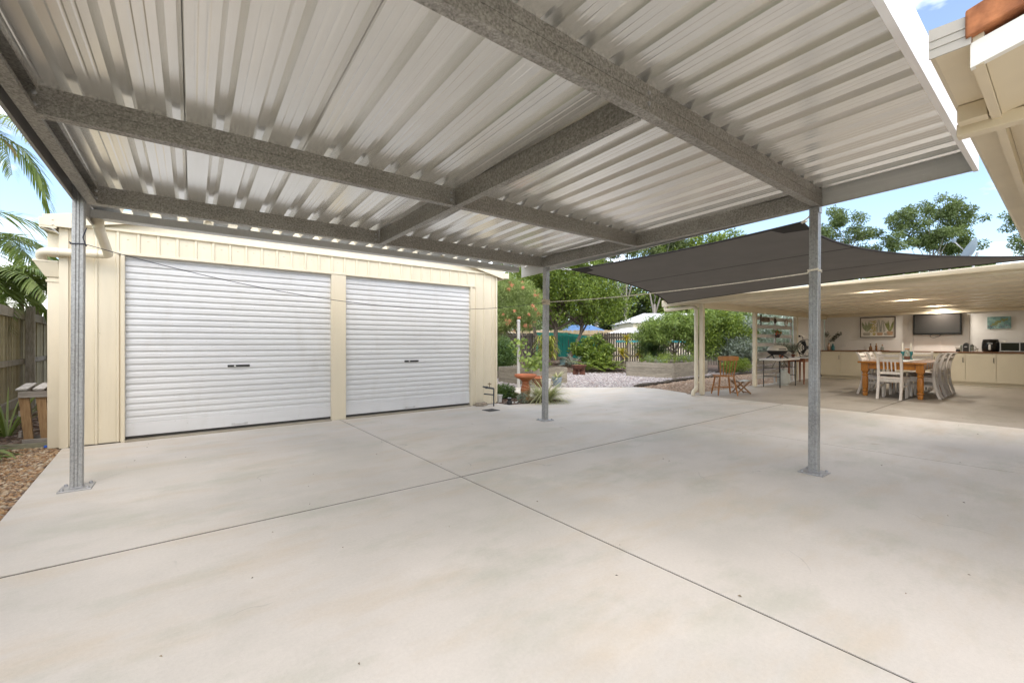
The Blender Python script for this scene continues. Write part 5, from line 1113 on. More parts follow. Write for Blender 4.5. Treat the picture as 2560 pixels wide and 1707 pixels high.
for i in range(34): a = rnd(0, 6.283); m.blade((.02 * math.cos(a), .02 * math.sin(a), .21), (math.cos(a), math.sin(a), rnd(.4, 2)), rnd(.22, .36), .05, .9, 5)
m.build('leaves', 'leaf_variegated', bp_, world=False)
wpt = thing('flower_pot', 'cream pot half hidden behind the striped grass clump', 'pot', (7.85, 8.80, -.01)); MB().lathe([(0, 0), (.08, 0), (.11, .2), (.12, .205), (.12, .235), (.105, .235), (.10, .19), (0, .18)], 20).build('pot', 'pot_white', wpt, world=False, smooth=True); m = MB()
for i in range(20): a = rnd(0, 6.283); m.blade((0, 0, .18), (math.cos(a), math.sin(a), 1.2), rnd(.1, .2), .02, .9)
m.build('leaves', 'leaf_fern', wpt, world=False)
tp2 = thing('flower_pot', 'pale teal tapered pot standing under the garden shrubs', 'pot', (13.95, 14.53, gh(13.95, 14.53))); MB().lathe([(0, 0), (.11, 0), (.14, .24), (.155, .245), (.155, .29), (.14, .29), (.13, .24), (0, .22)], 16).build('pot', 'teal_pot', tp2, world=False, smooth=True); m = MB()
for i in range(60): a = rnd(0, 6.283); m.blade((0, 0, .22), (math.cos(a), math.sin(a), 1.0), rnd(.3, .6), .05, 1.1)
m.build('leaves', 'leaf_dark', tp2, world=False)
gp = thing('flower_pot', 'small pale grey plastic pot beside the shed corner', 'pot', (5.02, 7.08, -.01)); MB().lathe([(0, 0), (.045, 0), (.06, .14), (.066, .142), (.066, .16), (.058, .16), (.05, .13), (0, .12)], 16).build('pot', 'pot_white', gp, world=False, smooth=True); MB().lathe([(0, .121), (.05, .122), (.03, .13), (0, .132)], 12).build('soil', 'soil', gp, world=False)
lm = thing('garden_light', 'small black solar garden light in the mulch at the slab edge', 'light', (4.99, 6.70, -.01)); MB().lathe([(0, 0), (.05, 0), (.055, .06), (.05, .075), (.045, .08), (0, .08)], 16).build('base', 'black_plastic', lm, world=False, smooth=True); MB().lathe([(0, .081), (.03, .081), (.03, .10), (.045, .11), (.048, .13), (.04, .138), (0, .14)], 16).build('head', 'black_plastic', lm, world=False, smooth=True); MB().lathe([(0, .1405), (.035, .1405), (.03, .143), (0, .144)], 16).build('solar_cap', 'silver', lm, world=False)
random.seed(33)
for (x, y, r) in ((5.18, 6.86, .035), (5.25, 6.82, .03), (5.10, 6.80, .025), (5.34, 6.88, .03)):
    m = MB(); m.lathe([(0, 0), (r * .8, .004), (r, r * .4), (r * .7, r * .85), (0, r)], 9, (x, y, -.012)); o = m.build('garden_stone', 'pot_white', smooth='all'); tag(o, 'small rounded pale stone in the mulch behind the black garden light', 'stone', 'pale stones in the mulch')

# ------------------------------------------------------------------ fences
random.seed(50)
def fence(name, label, a, b, H0, pw, gap, mat, rails, railmat, posts, side, zbase=None, extra=0.):
    a, b = V((*a, 0)), V((*b, 0)); d = (b - a); L = d.length; d.normalize(); nrm = V((-d.y, d.x, 0)) * side; ang = math.atan2(d.y, d.x)
    zf = zbase or (lambda x, y: gh(x, y) + .03)
    t_ = thing(name, label, 'fence', (a.x, a.y, 0)); pr = None; s = 0
    while s < L:
        p = a + d * s; loc = (p.x - a.x, p.y - a.y, zf(p.x, p.y)); rot = (rnd(-.006, .006), rnd(-.006, .006), ang)
        sc_ = (1, 1, rnd(.985, 1.01))
        if pr is None:
            pr = MB().box(0, pw, -.008, .008, 0, H0).build('paling', mat, t_, world=False); pr.location = loc; pr.rotation_euler = rot
        else: share(pr, t_, loc, rot, sc_)
        s += pw + gap + rnd(-.003, .003)
    for z0, z1, th in rails:
        seg = max(1, round(L / 2.4))
        for k in range(seg):
            p, q = a + d * (L * k / seg + .004), a + d * (L * (k + 1) / seg - .004); o1 = nrm * (.009 + th / 2); zp, zq = zf(p.x, p.y), zf(q.x, q.y)
            MB().bar(p + o1 + V((0, 0, zp + (z0 + z1) / 2)), q + o1 + V((0, 0, zq + (z0 + z1) / 2)), th, z1 - z0).build('rail', railmat, t_)
    for s_, hh, pw2 in posts:
        p = a + d * s_ + nrm * (.06 + pw2 / 2); z_ = zf(p.x, p.y); MB().ob(p + V((0, 0, z_ - .1)) - d * pw2 / 2 - nrm * pw2 / 2, d * pw2, nrm * pw2, V((0, 0, hh + .1))).build('post', railmat, t_, bevel=.006)
    return t_
fence('paling_fence', 'weathered timber paling fence beside the shed', (-1.535, -.08), (-2.70, 14.9), 1.78, .088, .008, 'fence_wood', ((1.64, 1.79, .045), (.86, .945, .045), (.17, .30, .045)), 'fence_rail', ((1.6, 1.86, .1), (4.0, 1.86, .1), (6.4, 1.86, .1), (8.6, 1.86, .1), (11.36, 1.88, .11), (13.75, 1.86, .1)), -1, lambda x, y: -.02)
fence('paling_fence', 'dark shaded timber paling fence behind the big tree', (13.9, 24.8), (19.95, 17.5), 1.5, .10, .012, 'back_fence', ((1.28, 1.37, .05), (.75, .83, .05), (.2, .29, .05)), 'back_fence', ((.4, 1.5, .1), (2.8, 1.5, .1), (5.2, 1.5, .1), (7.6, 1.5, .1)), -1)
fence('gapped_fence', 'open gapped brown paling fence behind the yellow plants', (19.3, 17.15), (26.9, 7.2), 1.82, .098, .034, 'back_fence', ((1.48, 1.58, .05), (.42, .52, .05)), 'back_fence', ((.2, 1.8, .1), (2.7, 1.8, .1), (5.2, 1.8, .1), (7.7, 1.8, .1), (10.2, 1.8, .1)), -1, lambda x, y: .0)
fence('tan_fence', 'pale tan paling fence of the neighbour beyond the green cloth', (18.0, 26.0), (25.5, 18.0), 2.02, .10, .008, 'tan_fence', ((1.7, 1.8, .05), (.3, .4, .05)), 'tan_fence', ((.2, 2.0, .1),), -1, lambda x, y: .12)
tr_ = MB(); tr_.bar((19.95, 16.25, 1.31), (22.3, 13.15, 1.31), .03, .12); tag(tr_.build('teal_plank', 'teal_rail', bevel=.004), 'narrow teal painted plank fixed along the gapped fence', 'plank')
m = MB(); A, B = V((17.55, 20.62, 0)), V((19.92, 17.62, 0)); nn = 44; dd = (B - A).normalized(); nr = V((-dd.y, dd.x, 0)) * -1; rows = (.02, .5, 1.0, 1.3, 1.38, 1.46, 1.52)
vs = []
for zz in rows:
    for i in range(nn + 1):
        p = A.lerp(B, i / nn); w_ = .05 * math.sin(i * 1.9) + .035 * math.sin(i * .8 + zz * 3) + .06 * (1 if 1.2 < zz < 1.45 else 0); p = p + nr * (.22 + w_); vs.append((p.x, p.y, gh(p.x, p.y) + .03 + zz + .012 * math.sin(i * .9)))
K = len(vs); vs += [(x + nr.x * .004, y + nr.y * .004, z) for x, y, z in vs]; fs = []
for j in range(len(rows) - 1):
    for i in range(nn):
        a = j * (nn + 1) + i; fs += [(a, a + 1, a + nn + 2, a + nn + 1), (K + a, K + a + nn + 1, K + a + nn + 2, K + a + 1)]
m.add(vs, fs); tag(m.build('green_shadecloth', 'shadecloth_green', smooth='all'), 'dark green shade cloth hung over the rear paling fence', 'shade cloth')

# ------------------------------------------------------------------ neighbours beyond the fences
nb = thing('neighbour_shed', 'large cream ribbed shed with white roof beyond the gapped fence', 'shed', (38.1, 23.9, 0), R(-37))
Lx, Dy = 5.2, 4.0
m = MB(); prof = []; x = -Lx
while x < Lx: prof += [(x, 0), (x + .22, 0), (x + .235, .03), (x + .265, .03), (x + .28, 0)]; x += .30
m.sheet(prof, (0, -Dy, 0), (1, 0, 0), (0, -1, 0), (0, 0, 3.08), .003, (0, 1, 0)); m.build('front_wall', 'cream_wall', nb, world=False); MB().box(-Lx, -Lx + .02, -Dy + .02, Dy, 0, 3.08).build('end_wall', 'cream_wall', nb, world=False); MB().box(Lx - .02, Lx, -Dy + .02, Dy, 0, 3.08).build('end_wall', 'cream_wall', nb, world=False); MB().box(-Lx, Lx, Dy, Dy + .02, 0, 3.08).build('rear_wall', 'cream_wall', nb, world=False)
m = MB(); e0 = .25; m.add([(-Lx - e0, -Dy - e0, 3.1), (Lx + e0, -Dy - e0, 3.1), (Lx + e0, Dy + e0, 3.1), (-Lx - e0, Dy + e0, 3.1), (-Lx + 2.2, 0, 4.15), (Lx - 2.2, 0, 4.15)], [(0, 1, 5, 4), (1, 2, 5), (2, 3, 4, 5), (3, 0, 4), (3, 2, 1, 0)]); m.build('roof', 'white_roof', nb, world=False); MB().box(-Lx - .27, Lx + .27, -Dy - .30, -Dy - .255, 3.02, 3.13).build('fascia', 'white_roof', nb, world=False)
for x in range(24): 
    xx = -Lx + .1 + x * .45; zt = 1.0
    if -Lx + 2.2 < xx < Lx - 2.2: MB().bar((xx, -Dy - .24, 3.115), (xx, 0, 4.163), .04, .02).build('roof_rib', 'white_roof', nb, world=False)
g2 = thing('garden_hut', 'low white gabled hut roof showing above the gapped fence', 'hut', (24.6, 18.85, 0), R(-37))
MB().box(-1.5, 1.5, -1.2, 1.2, 0, 1.86).build('wall', 'cream_wall', g2, world=False); m = MB(); m.add([(-1.75, -1.4, 1.86), (1.75, -1.4, 1.86), (1.75, 1.4, 1.86), (-1.75, 1.4, 1.86), (-.2, -1.4, 2.27), (-.2, 1.4, 2.27)], [(0, 4, 5, 3), (4, 1, 2, 5), (0, 1, 4), (3, 5, 2), (3, 2, 1, 0)]); m.build('roof', 'white_roof', g2, world=False)
nh = thing('neighbour_house', 'distant cream house with bright blue roof glimpsed through the tree', 'house', (33.6, 31.8, -.35), R(-37))
MB().box(-2.6, 2, -2, 2, 0, 2.75).build('wall', 'cream_wall', nh, world=False); m = MB(); m.add([(-2.9, -2.4, 2.7), (2.3, -2.4, 2.7), (2.3, 2.4, 2.7), (-2.9, 2.4, 2.7), (-1.2, 0, 3.5), (.8, 0, 3.5)], [(0, 1, 5, 4), (1, 2, 5), (2, 3, 4, 5), (3, 0, 4), (3, 2, 1, 0)]); m.build('roof', 'blue_tarp', nh, world=False)
bs = thing('neighbour_awning', 'sagging beige awning glimpsed above the dark paling fence', 'awning', (20.0, 24.6, 0), R(-37))
m = MB(); nn = 10; vs = [(-1.6 + 3.2 * i / nn, -1.0 + 2.0 * j / nn, 2.35 - .28 * math.sin(math.pi * i / nn) - .35 * (1 - j / nn) + k) for k in (0, .004) for j in range(nn + 1) for i in range(nn + 1)]; K = (nn + 1) ** 2; fs = []
for j in range(nn):
    for i in range(nn): a = j * (nn + 1) + i; fs += [(a, a + nn + 1, a + nn + 2, a + 1), (K + a, K + a + 1, K + a + nn + 2, K + a + nn + 1)]
m.add(vs, fs).build('canvas', 'beige_tarp', bs, world=False, smooth='all')
for x in (-1.6, 1.6):
    for y, z in ((-1.0, 2.0), (1.0, 2.35)): MB().tube([(x, y, 0), (x, y, z)], .03, 8).build('pole', 'galv_post', bs, world=False)

# ------------------------------------------------------------------ vegetation
def crown(m, ells, ncl, per, L, W, clr, up=.4, shell=.45, droop=0., keep=None):
    vol = [e[1][0] * e[1][1] * e[1][2] for e in ells]; cents = []
    for c in range(ncl):
        e = random.choices(ells, vol)[0]; d = rdir(); r = (shell + (1 - shell) * random.random()) if random.random() < .85 else random.random()
        o = V(e[0]); q = o + V((d.x * e[1][0], d.y * e[1][1], d.z * e[1][2])) * r; cents.append(q); k = rnd(.7, 1.35)
        outw = (q - o).normalized()
        for i in range(int(per * k)):
            dd = rdir(); p = q + V((dd.x, dd.y, dd.z * .75)) * clr * k * (random.random() ** .45)
            m.leaf(p, rdir() + dd * .6 + outw * .3 + V((0, 0, -droop)), dd * .4 + rdir() * .8 + V((0, 0, up)), L * rnd(.7, 1.25), W * rnd(.8, 1.2))
    return cents
def limbs(m, base, top, cents, r0, nl, r1=.3):
    base, top = V(base), V(top); pts = []
    for i in range(7):
        u = i / 6; pts.append(base.lerp(top, u) + V((rnd(-1, 1), rnd(-1, 1), 0)) * r0 * .6 * (1 if 0 < i < 6 else 0))
    m.tube(pts, [r0 * (1.25 if i == 0 else 1 - (1 - r1) * i / 6) for i in range(7)], 10)
    for q in random.sample(cents, min(nl, len(cents))):
        s = pts[random.choice((3, 4, 5, 6))]; mid = s.lerp(q, .5) + V((rnd(-.15, .15), rnd(-.15, .15), rnd(.0, .2))) * (q - s).length
        m.tube([s, s.lerp(mid, .55), mid, mid.lerp(q, .6), q], [r0 * k for k in (.42, .34, .25, .16, .07)], 6)
def tree(name, label, base, top, ells, ncl, per, L, W, clr, leafm, barkm, r0, nl, seed, cat='tree', group=None, droop=0., up=.4, shell=.45, trunks=()):
    random.seed(seed); t_ = thing(name, label, cat, base, 0, group); m = MB(); b = V(base)
    c = crown(m, ells, ncl, per, L, W, clr, up, shell, droop); m.build('crown', leafm, t_)
    tk = MB(); limbs(tk, b - V((0, 0, .1)), top, c, r0, nl)
    for (b2, t2) in trunks: limbs(tk, b2, t2, c, r0 * .75, nl // 2)
    tk.build('trunk', barkm, t_, smooth='all'); return t_
# dense broadleaf behind the corner post
zg = gh(15.2, 16.1)
tree('broadleaf_tree', 'large dense green tree spreading behind the carport corner post', (15.0, 16.3, zg), (15.1, 16.1, 3.6), [((15.0, 16.2, 4.5), (3.0, 3.0, 1.9)), ((16.8, 14.8, 4.3), (1.8, 1.8, 1.6)), ((13.3, 17.4, 4.2), (2.2, 2.0, 1.7)), ((15.6, 15.4, 3.2), (2.8, 2.8, 1.0)), ((17.0, 14.4, 2.9), (1.5, 1.5, .8)), ((13.6, 16.6, 3.0), (1.6, 1.6, .8)), ((14.6, 15.8, 5.6), (2.0, 2.0, 1.0)), ((17.4, 14.2, 3.7), (1.2, 1.2, 1.1))], 360, 150, .13, .065, .52, 'leaf_dense', 'bark', .16, 26, 101, trunks=(((15.6, 15.9, zg - .1), (16.6, 15.2, 3.0)), ((14.6, 16.5, zg - .1), (13.7, 17.0, 3.4))))
# bottlebrush like shrub at the shed corner
gv = tree('grevillea', 'feathery olive shrub with coral flowers beside the shed corner', (7.95, 9.85, .35), (7.6, 9.8, 1.7), [((7.5, 9.75, 2.4), (.60, .60, .58)), ((7.28, 9.95, 1.85), (.6, .6, .5)), ((7.78, 9.55, 2.05), (.45, .45, .5)), ((7.2, 10.0, 2.75), (.45, .45, .4))], 150, 230, .11, .014, .24, 'leaf_grevillea', 'bark', .035, 22, 102, cat='shrub', shell=.3)
random.seed(7); m = MB()
for i in range(26):
    d = rdir(); d = V((d.x, -abs(d.y), d.z)); q = V((7.5, 9.75, 2.25)) + V((d.x * .72, d.y * .68, d.z * .72)); hh = rnd(.05, .09)
    for k in range(40): m.leaf(q, rdir() + V((0, 0, .3)), rdir(), hh, .010)
tag(m.build('flowers', 'orange_flower', gv), kind='stuff')
# tall pale gums behind the neighbour shed
def gum(label, x, y, h, forks, ells, seed, per=120, ncl=60, L=.34, mat='leaf_gum', r0=.17, group='gum trees beyond the fences', clr=.8):
    random.seed(seed); t_ = thing('gum_tree', label, 'tree', (x, y, 0), 0, group); m = MB(); c = crown(m, ells, ncl, per, L, L * .4, clr, .3, .3, .5); m.build('crown', mat, t_)
    tk = MB(); z0 = h * .5; z0 = h * .36; p0 = [(x, y, -.2), (x + rnd(-.2, .2), y, z0 * .4), (x + rnd(-.3, .3), y + rnd(-.2, .2), z0 * .75), (x + rnd(-.3, .3), y, z0)]
    tk.tube(p0, [r0 * 1.2, r0, r0 * .85, r0 * .75], 10)
    for (dx, dy, dz) in forks:
        e_ = V((x + dx, y + dy, z0 + dz)); s = V(p0[random.choice((2, 3))]); tk.tube([s, s.lerp(e_, .35) + V((dx * .12, dy * .12, .3)), s.lerp(e_, .7), e_], [r0 * .6, r0 * .48, r0 * .34, r0 * .15], 8)
    for q in random.sample(c, 14):
        s = V(p0[3]).lerp(V((x, y, h * .8)), rnd(0, .6)); tk.tube([s, s.lerp(q, .5) + V((0, 0, .4)), q], [r0 * .25, r0 * .15, r0 * .05], 6)
    tk.build('trunk', 'gum_bark', t_, smooth='all'); return t_
gum('tall pale forked gum tree rising behind the white shed roof', 36.6, 28.6, 15, ((-1.8, 1.4, 5), (1.2, -.9, 6), (.2, -.2, 7)), [((36.2, 29.0, 12.5), (3.2, 3.2, 2.6)), ((38.0, 27.0, 10.0), (2.4, 2.4, 1.8)), ((34.8, 30.4, 10.2), (2.0, 2.0, 1.6))], 201)
gum('twin stemmed pale gum tree just right of the forked gum', 39.6, 27.2, 15, ((-.9, .7, 6), (1.4, -1.1, 5.5)), [((40.4, 26.6, 12.0), (3.0, 3.0, 2.6)), ((41.8, 25.4, 9.0), (2.4, 2.4, 1.8)), ((39.2, 27.6, 8.6), (1.6, 1.6, 1.2))], 202)
gum('slim grey gum tree between the broadleaf tree and forked gum', 37.6, 33.6, 15, ((-1.0, .8, 6), (1.0, -.8, 5)), [((37.6, 33.6, 12.6), (3.0, 3.0, 2.8)), ((38.6, 32.4, 9.0), (2.2, 2.2, 1.8)), ((36.0, 34.6, 8.6), (2.4, 2.4, 2.0))], 203)
tree('evergreen_tree', 'dark shadowy evergreen mass behind the pale gum trunks', (43, 33, 0), (43, 33, 5), [((43, 33, 4.6), (4.6, 4.6, 3.8)), ((46.5, 29.5, 4.2), (4.2, 4.2, 3.4)), ((40, 36.5, 4.4), (3.6, 3.6, 3.6)), ((49.5, 26.2, 4.8), (3.8, 3.8, 3.6))], 230, 90, .5, .22, 1.1, 'leaf_dark', 'bark', .3, 12, 204)
tree('evergreen_tree', 'mid green bushy tree behind the white shed roof', (44.5, 26.5, 0), (44.5, 26.5, 4), [((44.0, 26.6, 5.2), (3.2, 3.2, 2.2)), ((46.5, 24.3, 5.0), (2.8, 2.8, 2.4)), ((42.2, 28.6, 6.0), (2.0, 2.0, 1.4))], 130, 110, .4, .17, .9, 'leaf_dense', 'bark', .28, 14, 205)
gum('leafy gum tree showing above the shade sail near the carport beam', 43.5, 24.0, 13.4, ((-1.5, 1.2, 4), (1.6, -1.2, 4)), [((44.2, 23.0, 11.2), (3.4, 3.4, 1.8)), ((40.6, 26.0, 10.6), (2.2, 2.2, 1.3)), ((46.5, 21.5, 10.6), (2.6, 2.6, 1.4))], 206, mat='leaf_dense', ncl=70)
gum('rounded gum tree above the sail just right of the carport post', 46.6, 12.4, 13.2, ((-1.1, .8, 4), (1.2, -.9, 4.5)), [((46.3, 12.7, 12.2), (1.5, 1.5, 1.1)), ((47.5, 11.6, 11.0), (1.3, 1.3, 1.0)), ((45.5, 13.7, 10.6), (1.4, 1.4, 1.1)), ((47.6, 11.4, 9.2), (1.7, 1.7, .8))], 207, mat='leaf_gum_far', ncl=64, per=150, L=.22, r0=.16, clr=.5)
gum('broad round headed gum tree above the patio roof beside the satellite dish', 50.0, 7.4, 13.6, ((-2.2, 1.7, 3), (2.0, -1.5, 4), (.3, -.2, 5)), [((50.6, 6.7, 12.4), (2.0, 2.0, 1.1)), ((48.6, 8.6, 11.6), (1.4, 1.4, 1.4)), ((51.9, 5.6, 11.4), (1.3, 1.3, 1.4)), ((50.2, 7.0, 10.3), (2.2, 2.2, 1.1)), ((47.9, 9.3, 9.9), (1.3, 1.3, .9)), ((51.8, 5.8, 9.5), (1.4, 1.4, 1.0))], 208, mat='leaf_gum_far', ncl=125, per=150, L=.22, r0=.18, clr=.5)
gum('gum tree partly hidden by the house eave', 53.8, 2.2, 12.6, ((-1.0, .6, 3), (1, -.6, 3)), [((53.6, 2.3, 11.3), (1.1, 1.1, 1.3)), ((53.9, 2.0, 9.2), (1.4, 1.4, .9))], 209, mat='leaf_gum_far', ncl=36, per=140, L=.22, r0=.14, clr=.5)
random.seed(60)
for i, (x, y, r, zt, lb) in enumerate(((50.5, 14.2, 2.2, 8.9, 'low yellow green treetop behind the rounded gum'), (54.5, 10.6, 2.6, 8.9, 'low bright treetop below the round headed gum'), (57.5, 7.6, 2.2, 9.2, 'low green treetop behind the satellite dish'), (61.5, 5.8, 1.7, 9.4, 'sparse low treetop beside the house eave'))):
    tree('background_tree', lb, (x, y, 0), (x, y, 6.5), [((x, y, zt - 1.6), (r, r, 1.7))], 60, 110, .28, .12, .6, ('leaf_bright', 'leaf_dense', 'leaf_bright', 'leaf_gum_far')[i], 'bark', .2, 10, 300 + i, group='treetops behind the patio roof')
tree('background_tree', 'mid green tree mass beyond the dark paling fence', (24, 34, 0), (24, 34, 3), [((24, 34, 4.0), (3.4, 3.4, 3.4)), ((20, 36, 4.0), (3.4, 3.4, 3.2)), ((28, 32.4, 3.6), (3.0, 3.0, 3.0)), ((31.5, 36, 5.2), (3.6, 3.6, 4.4))], 170, 110, .34, .15, .85, 'leaf_gum', 'bark', .2, 12, 310)
# shrubs round the gravel garden
tree('acacia_shrub', 'bright feathery green shrub behind the herb bed', (16.6, 10.35, 0), (16.4, 10.3, 1.4), [((16.3, 10.1, 1.95), (1.0, 1.0, .62)), ((15.7, 10.8, 1.7), (.8, .8, .5)), ((17.2, 9.7, 2.1), (.8, .8, .5))], 120, 170, .13, .035, .32, 'leaf_bright', 'bark', .05, 20, 401, cat='shrub', droop=.6)
tree('conifer_shrub', 'upright dark green needle leaved shrub by the gapped fence', (17.5, 12.1, 0), (17.4, 12.0, 1.2), [((17.4, 12.0, 1.2), (.75, .75, .75)), ((17.4, 12.0, 1.75), (.45, .45, .4))], 80, 150, .17, .018, .25, 'leaf_cypress', 'bark', .05, 12, 402, cat='shrub', up=1.0)
tree('leafy_shrub', 'rounded mid green shrub left of the silver bushes', (17.6, 8.95, 0), (17.5, 8.9, 1.5), [((17.4, 8.9, 1.95), (.95, .95, .7)), ((17.0, 9.3, 1.2), (.8, .8, .5)), ((18.2, 8.5, 1.4), (.8, .8, .6))], 120, 150, .10, .045, .3, 'leaf_dense', 'bark', .06, 14, 403, cat='shrub')
tree('leafy_shrub', 'bright green shrub seen between the patio posts', (19.3, 9.4, 0), (19.2, 9.2, 1.5), [((19.1, 9.1, 2.2), (1.3, 1.3, .8)), ((19.6, 8.6, 1.3), (1.1, 1.1, .7))], 120, 130, .12, .05, .36, 'leaf_bright', 'bark', .06, 14, 404, cat='shrub')
for i, (x, y, z, r, lb) in enumerate(((18.0, 7.95, 1.0, .95, 'low silvery shrub spilling beside the patio gravel'), (19.1, 7.7, 1.7, 1.2, 'tall silvery shrub behind the second patio post'), (20.2, 7.0, 1.6, 1.3, 'silvery shrub seen through the slat screen'), (21.5, 6.3, 1.6, 1.2, 'silvery shrub behind the screen end near the white wall'))):
    tree('silver_shrub', lb, (x, y + .5, 0), (x, y + .4, z * .8), [((x, y + .5, z), (r, r, z * .62))], 90, 130, .15, .028, .34, 'leaf_silver', 'bark', .05, 12, 420 + i, cat='shrub', group='silvery shrubs behind the patio', droop=.3)
tree('garden_shrub', 'dense low green shrub at the gravel edge by the patio', (17.2, 8.15, 0), (17.2, 8.1, .3), [((17.2, 8.1, .3), (.6, .45, .28))], 40, 120, .08, .025, .2, 'leaf_fern', 'bark', .03, 6, 430, cat='shrub')
# mixed planting before the green cloth
zm = gh(14.6, 12.9)
tree('leafy_shrub', 'broad leaved green shrub before the gapped fence end', (15.3, 13.5, zm), (15.2, 13.4, .9), [((14.95, 13.45, 1.3), (.32, .32, .25)), ((14.5, 13.9, .95), (.42, .42, .25)), ((15.3, 13.1, .9), (.42, .42, .3)), ((15.0, 13.4, .55), (.75, .75, .32)), ((14.6, 13.6, 1.25), (.25, .25, .2))], 70, 70, .17, .09, .24, 'leaf_dense', 'bark', .04, 12, 440, cat='shrub')
random.seed(61)
def frond(m, st, p, d, L, droop, nl, ll, W, vee=.5, seg=9, fwd=.55, ld=.5):
    p = V(p); d = V(d).normalized(); pts = [p.copy()]; dirs = [d.copy()]; s = L / seg
    for i in range(seg):
        d = (d + V((0, 0, -droop / seg))).normalized(); p = p + d * s; pts.append(p.copy()); dirs.append(d.copy())
    st.tube(pts, [max(.003, .016 * (L / 2) * (1 - i / (seg + .5))) for i in range(seg + 1)], 5)
    for k in range(nl):
        u = .12 + .88 * k / nl; f = u * seg; i = min(seg - 1, int(f)); q = pts[i].lerp(pts[i + 1], f - i); dd = dirs[i]; sd2 = dd.cross(V((0, 0, 1)))
        if sd2.length < .05: sd2 = V((1, 0, 0))
        sd2.normalize(); un = sd2.cross(dd); l = ll * math.sin(math.pi * (.12 + .80 * u)) ** .7 * rnd(.85, 1.1)
        for s_ in (-1, 1):
            m.blade(q, sd2 * s_ + dd * (fwd + .5 * u) + un * vee * rnd(.3, 1.2), l, W, ld * rnd(.6, 1.4), 3, tip=0)
def ferny(name, label, loc, n, L, ll, W, mat, seed, droop=1.1, up=1.0, cat='fern', nl=26):
    random.seed(seed); t_ = thing(name, label, cat, loc); m, st = MB(), MB()
    for i in range(n): a = 6.283 * i / n + rnd(-.2, .2); frond(m, st, (0, 0, .02), (math.cos(a), math.sin(a), up * rnd(.5, 1.6)), L * rnd(.75, 1.1), droop, nl, ll, W, .2)
    m.build('fronds', mat, t_, world=False); st.build('stems', mat, t_, world=False); return t_
for i, (x, y, lb) in enumerate(((13.2, 12.25, 'spreading yellow green fern at the gravel edge beside the fire pit'), (13.95, 11.95, 'spreading yellow green fern at the gravel edge below the broad leaved shrub'), (14.5, 11.9, 'spreading yellow green fern near the herb bed corner'))):
    ferny('fern', lb, (x, y, gh(x, y) + .04), 15, .85, .17, .045, 'leaf_fern', 500 + i)
ferny('cycad', 'grey green cycad like rosette below the green shade cloth', (13.7, 13.6, gh(13.7, 13.6)), 16, .9, .20, .028, 'leaf_silver', 510, .9, 1.3, 'plant')
for i, (x, y, n, L, lb) in enumerate(((13.35, 15.0, 110, .9, 'hanging clump of yellow green elkhorn leaves beside the tree trunk'), (12.9, 14.5, 70, .7, 'lower clump of yellow green elkhorn leaves beside the tree trunk'))):
    t_ = thing('elkhorn_plant', lb, 'plant', (x, y, gh(x, y))); m = MB(); random.seed(520 + i)
    for k in range(n * 2):
        a = rnd(0, 6.283); m.blade((rnd(-.3, .3), rnd(-.3, .3), rnd(.5, 1.45)), (math.cos(a), math.sin(a), rnd(-.1, .8)), L * rnd(.4, .8), .075, 1.8, 4)
    m.build('leaves', 'leaf_elk', t_, world=False); MB().tube([(0, 0, -.05), (0, 0, 1.5)], [.10, .06], 8).build('stem', 'bark', t_, world=False)
for i, (x, y, h, lb) in enumerate(((18.0, 14.0, 1.62, 'tall yellow dracaena before the gapped fence'), (18.75, 13.5, 1.4, 'shorter yellow and orange dracaena before the gapped fence'), (17.5, 13.9, .95, 'low yellow dracaena below the teal plank'), (18.3, 13.4, .85, 'low orange tinged dracaena below the teal plank'))):
    t_ = thing('dracaena', lb, 'plant', (x, y, 0)); m = MB(); random.seed(530 + i)
    for k in range(90): a = rnd(0, 6.283); m.blade((rnd(-.03, .03), rnd(-.03, .03), h - .25 + rnd(-.15, .12)), (math.cos(a), math.sin(a), rnd(.1, 1.8)), rnd(.32, .55), .08, 1.0, 4)
    m.build('leaves', 'leaf_yellow', t_, world=False); MB().tube([(0, 0, -.05), (.03, 0, h * .5), (0, 0, h - .2)], .022, 6).build('stem', 'bark', t_, world=False)
# herbs in the raised beds
def herbs(bed, n, x0, x1, y0, y1, z0, mats, seed, hts=(.12, .42), L=.05):
    random.seed(seed)
    for k in range(n):
        x, y = rnd(x0, x1), rnd(y0, y1); q = bed.matrix_basis @ V((x, y, z0)); h = rnd(*hts); nm = random.choice(mats); m, s_ = MB(), MB()
        for i in range(9):
            tip = V((rnd(-.16, .16), rnd(-.16, .16), h * rnd(.6, 1.1))); s_.tube([(0, 0, -.03), tip * .5 + V((0, 0, .02)), tip], .003, 4)
            for j in range(16): p = tip * rnd(.3, 1.05) + rdir() * .035; m.leaf(p, rdir() + V((0, 0, .3)), rdir() + V((0, 0, .6)), L * rnd(.7, 1.3), L * .4)
        t_ = thing('herb_plant', None, None, q); m.build('leaves', nm, t_, world=False); s_.build('stems', 'leaf_fern', t_, world=False); t_['hue'] = nm; yield t_
bpy.context.view_layer.update()
for t_ in herbs(rb_, 26, -1.45, 1.45, -.78, .75, .44, ['leaf_bright', 'leaf_bright', 'leaf_fern', 'leaf_silver'], 600): tag(t_, {'leaf_bright': 'bright green bushy herb in the long weathered raised bed', 'leaf_fern': 'yellow green bushy herb in the long weathered raised bed', 'leaf_silver': 'silvery grey herb in the long weathered raised bed'}[t_['hue']], 'herb', {'leaf_bright': 'bright green herbs in the long bed', 'leaf_fern': 'yellow green herbs in the long bed', 'leaf_silver': 'silvery herbs in the long bed'}[t_['hue']]); del t_['hue']
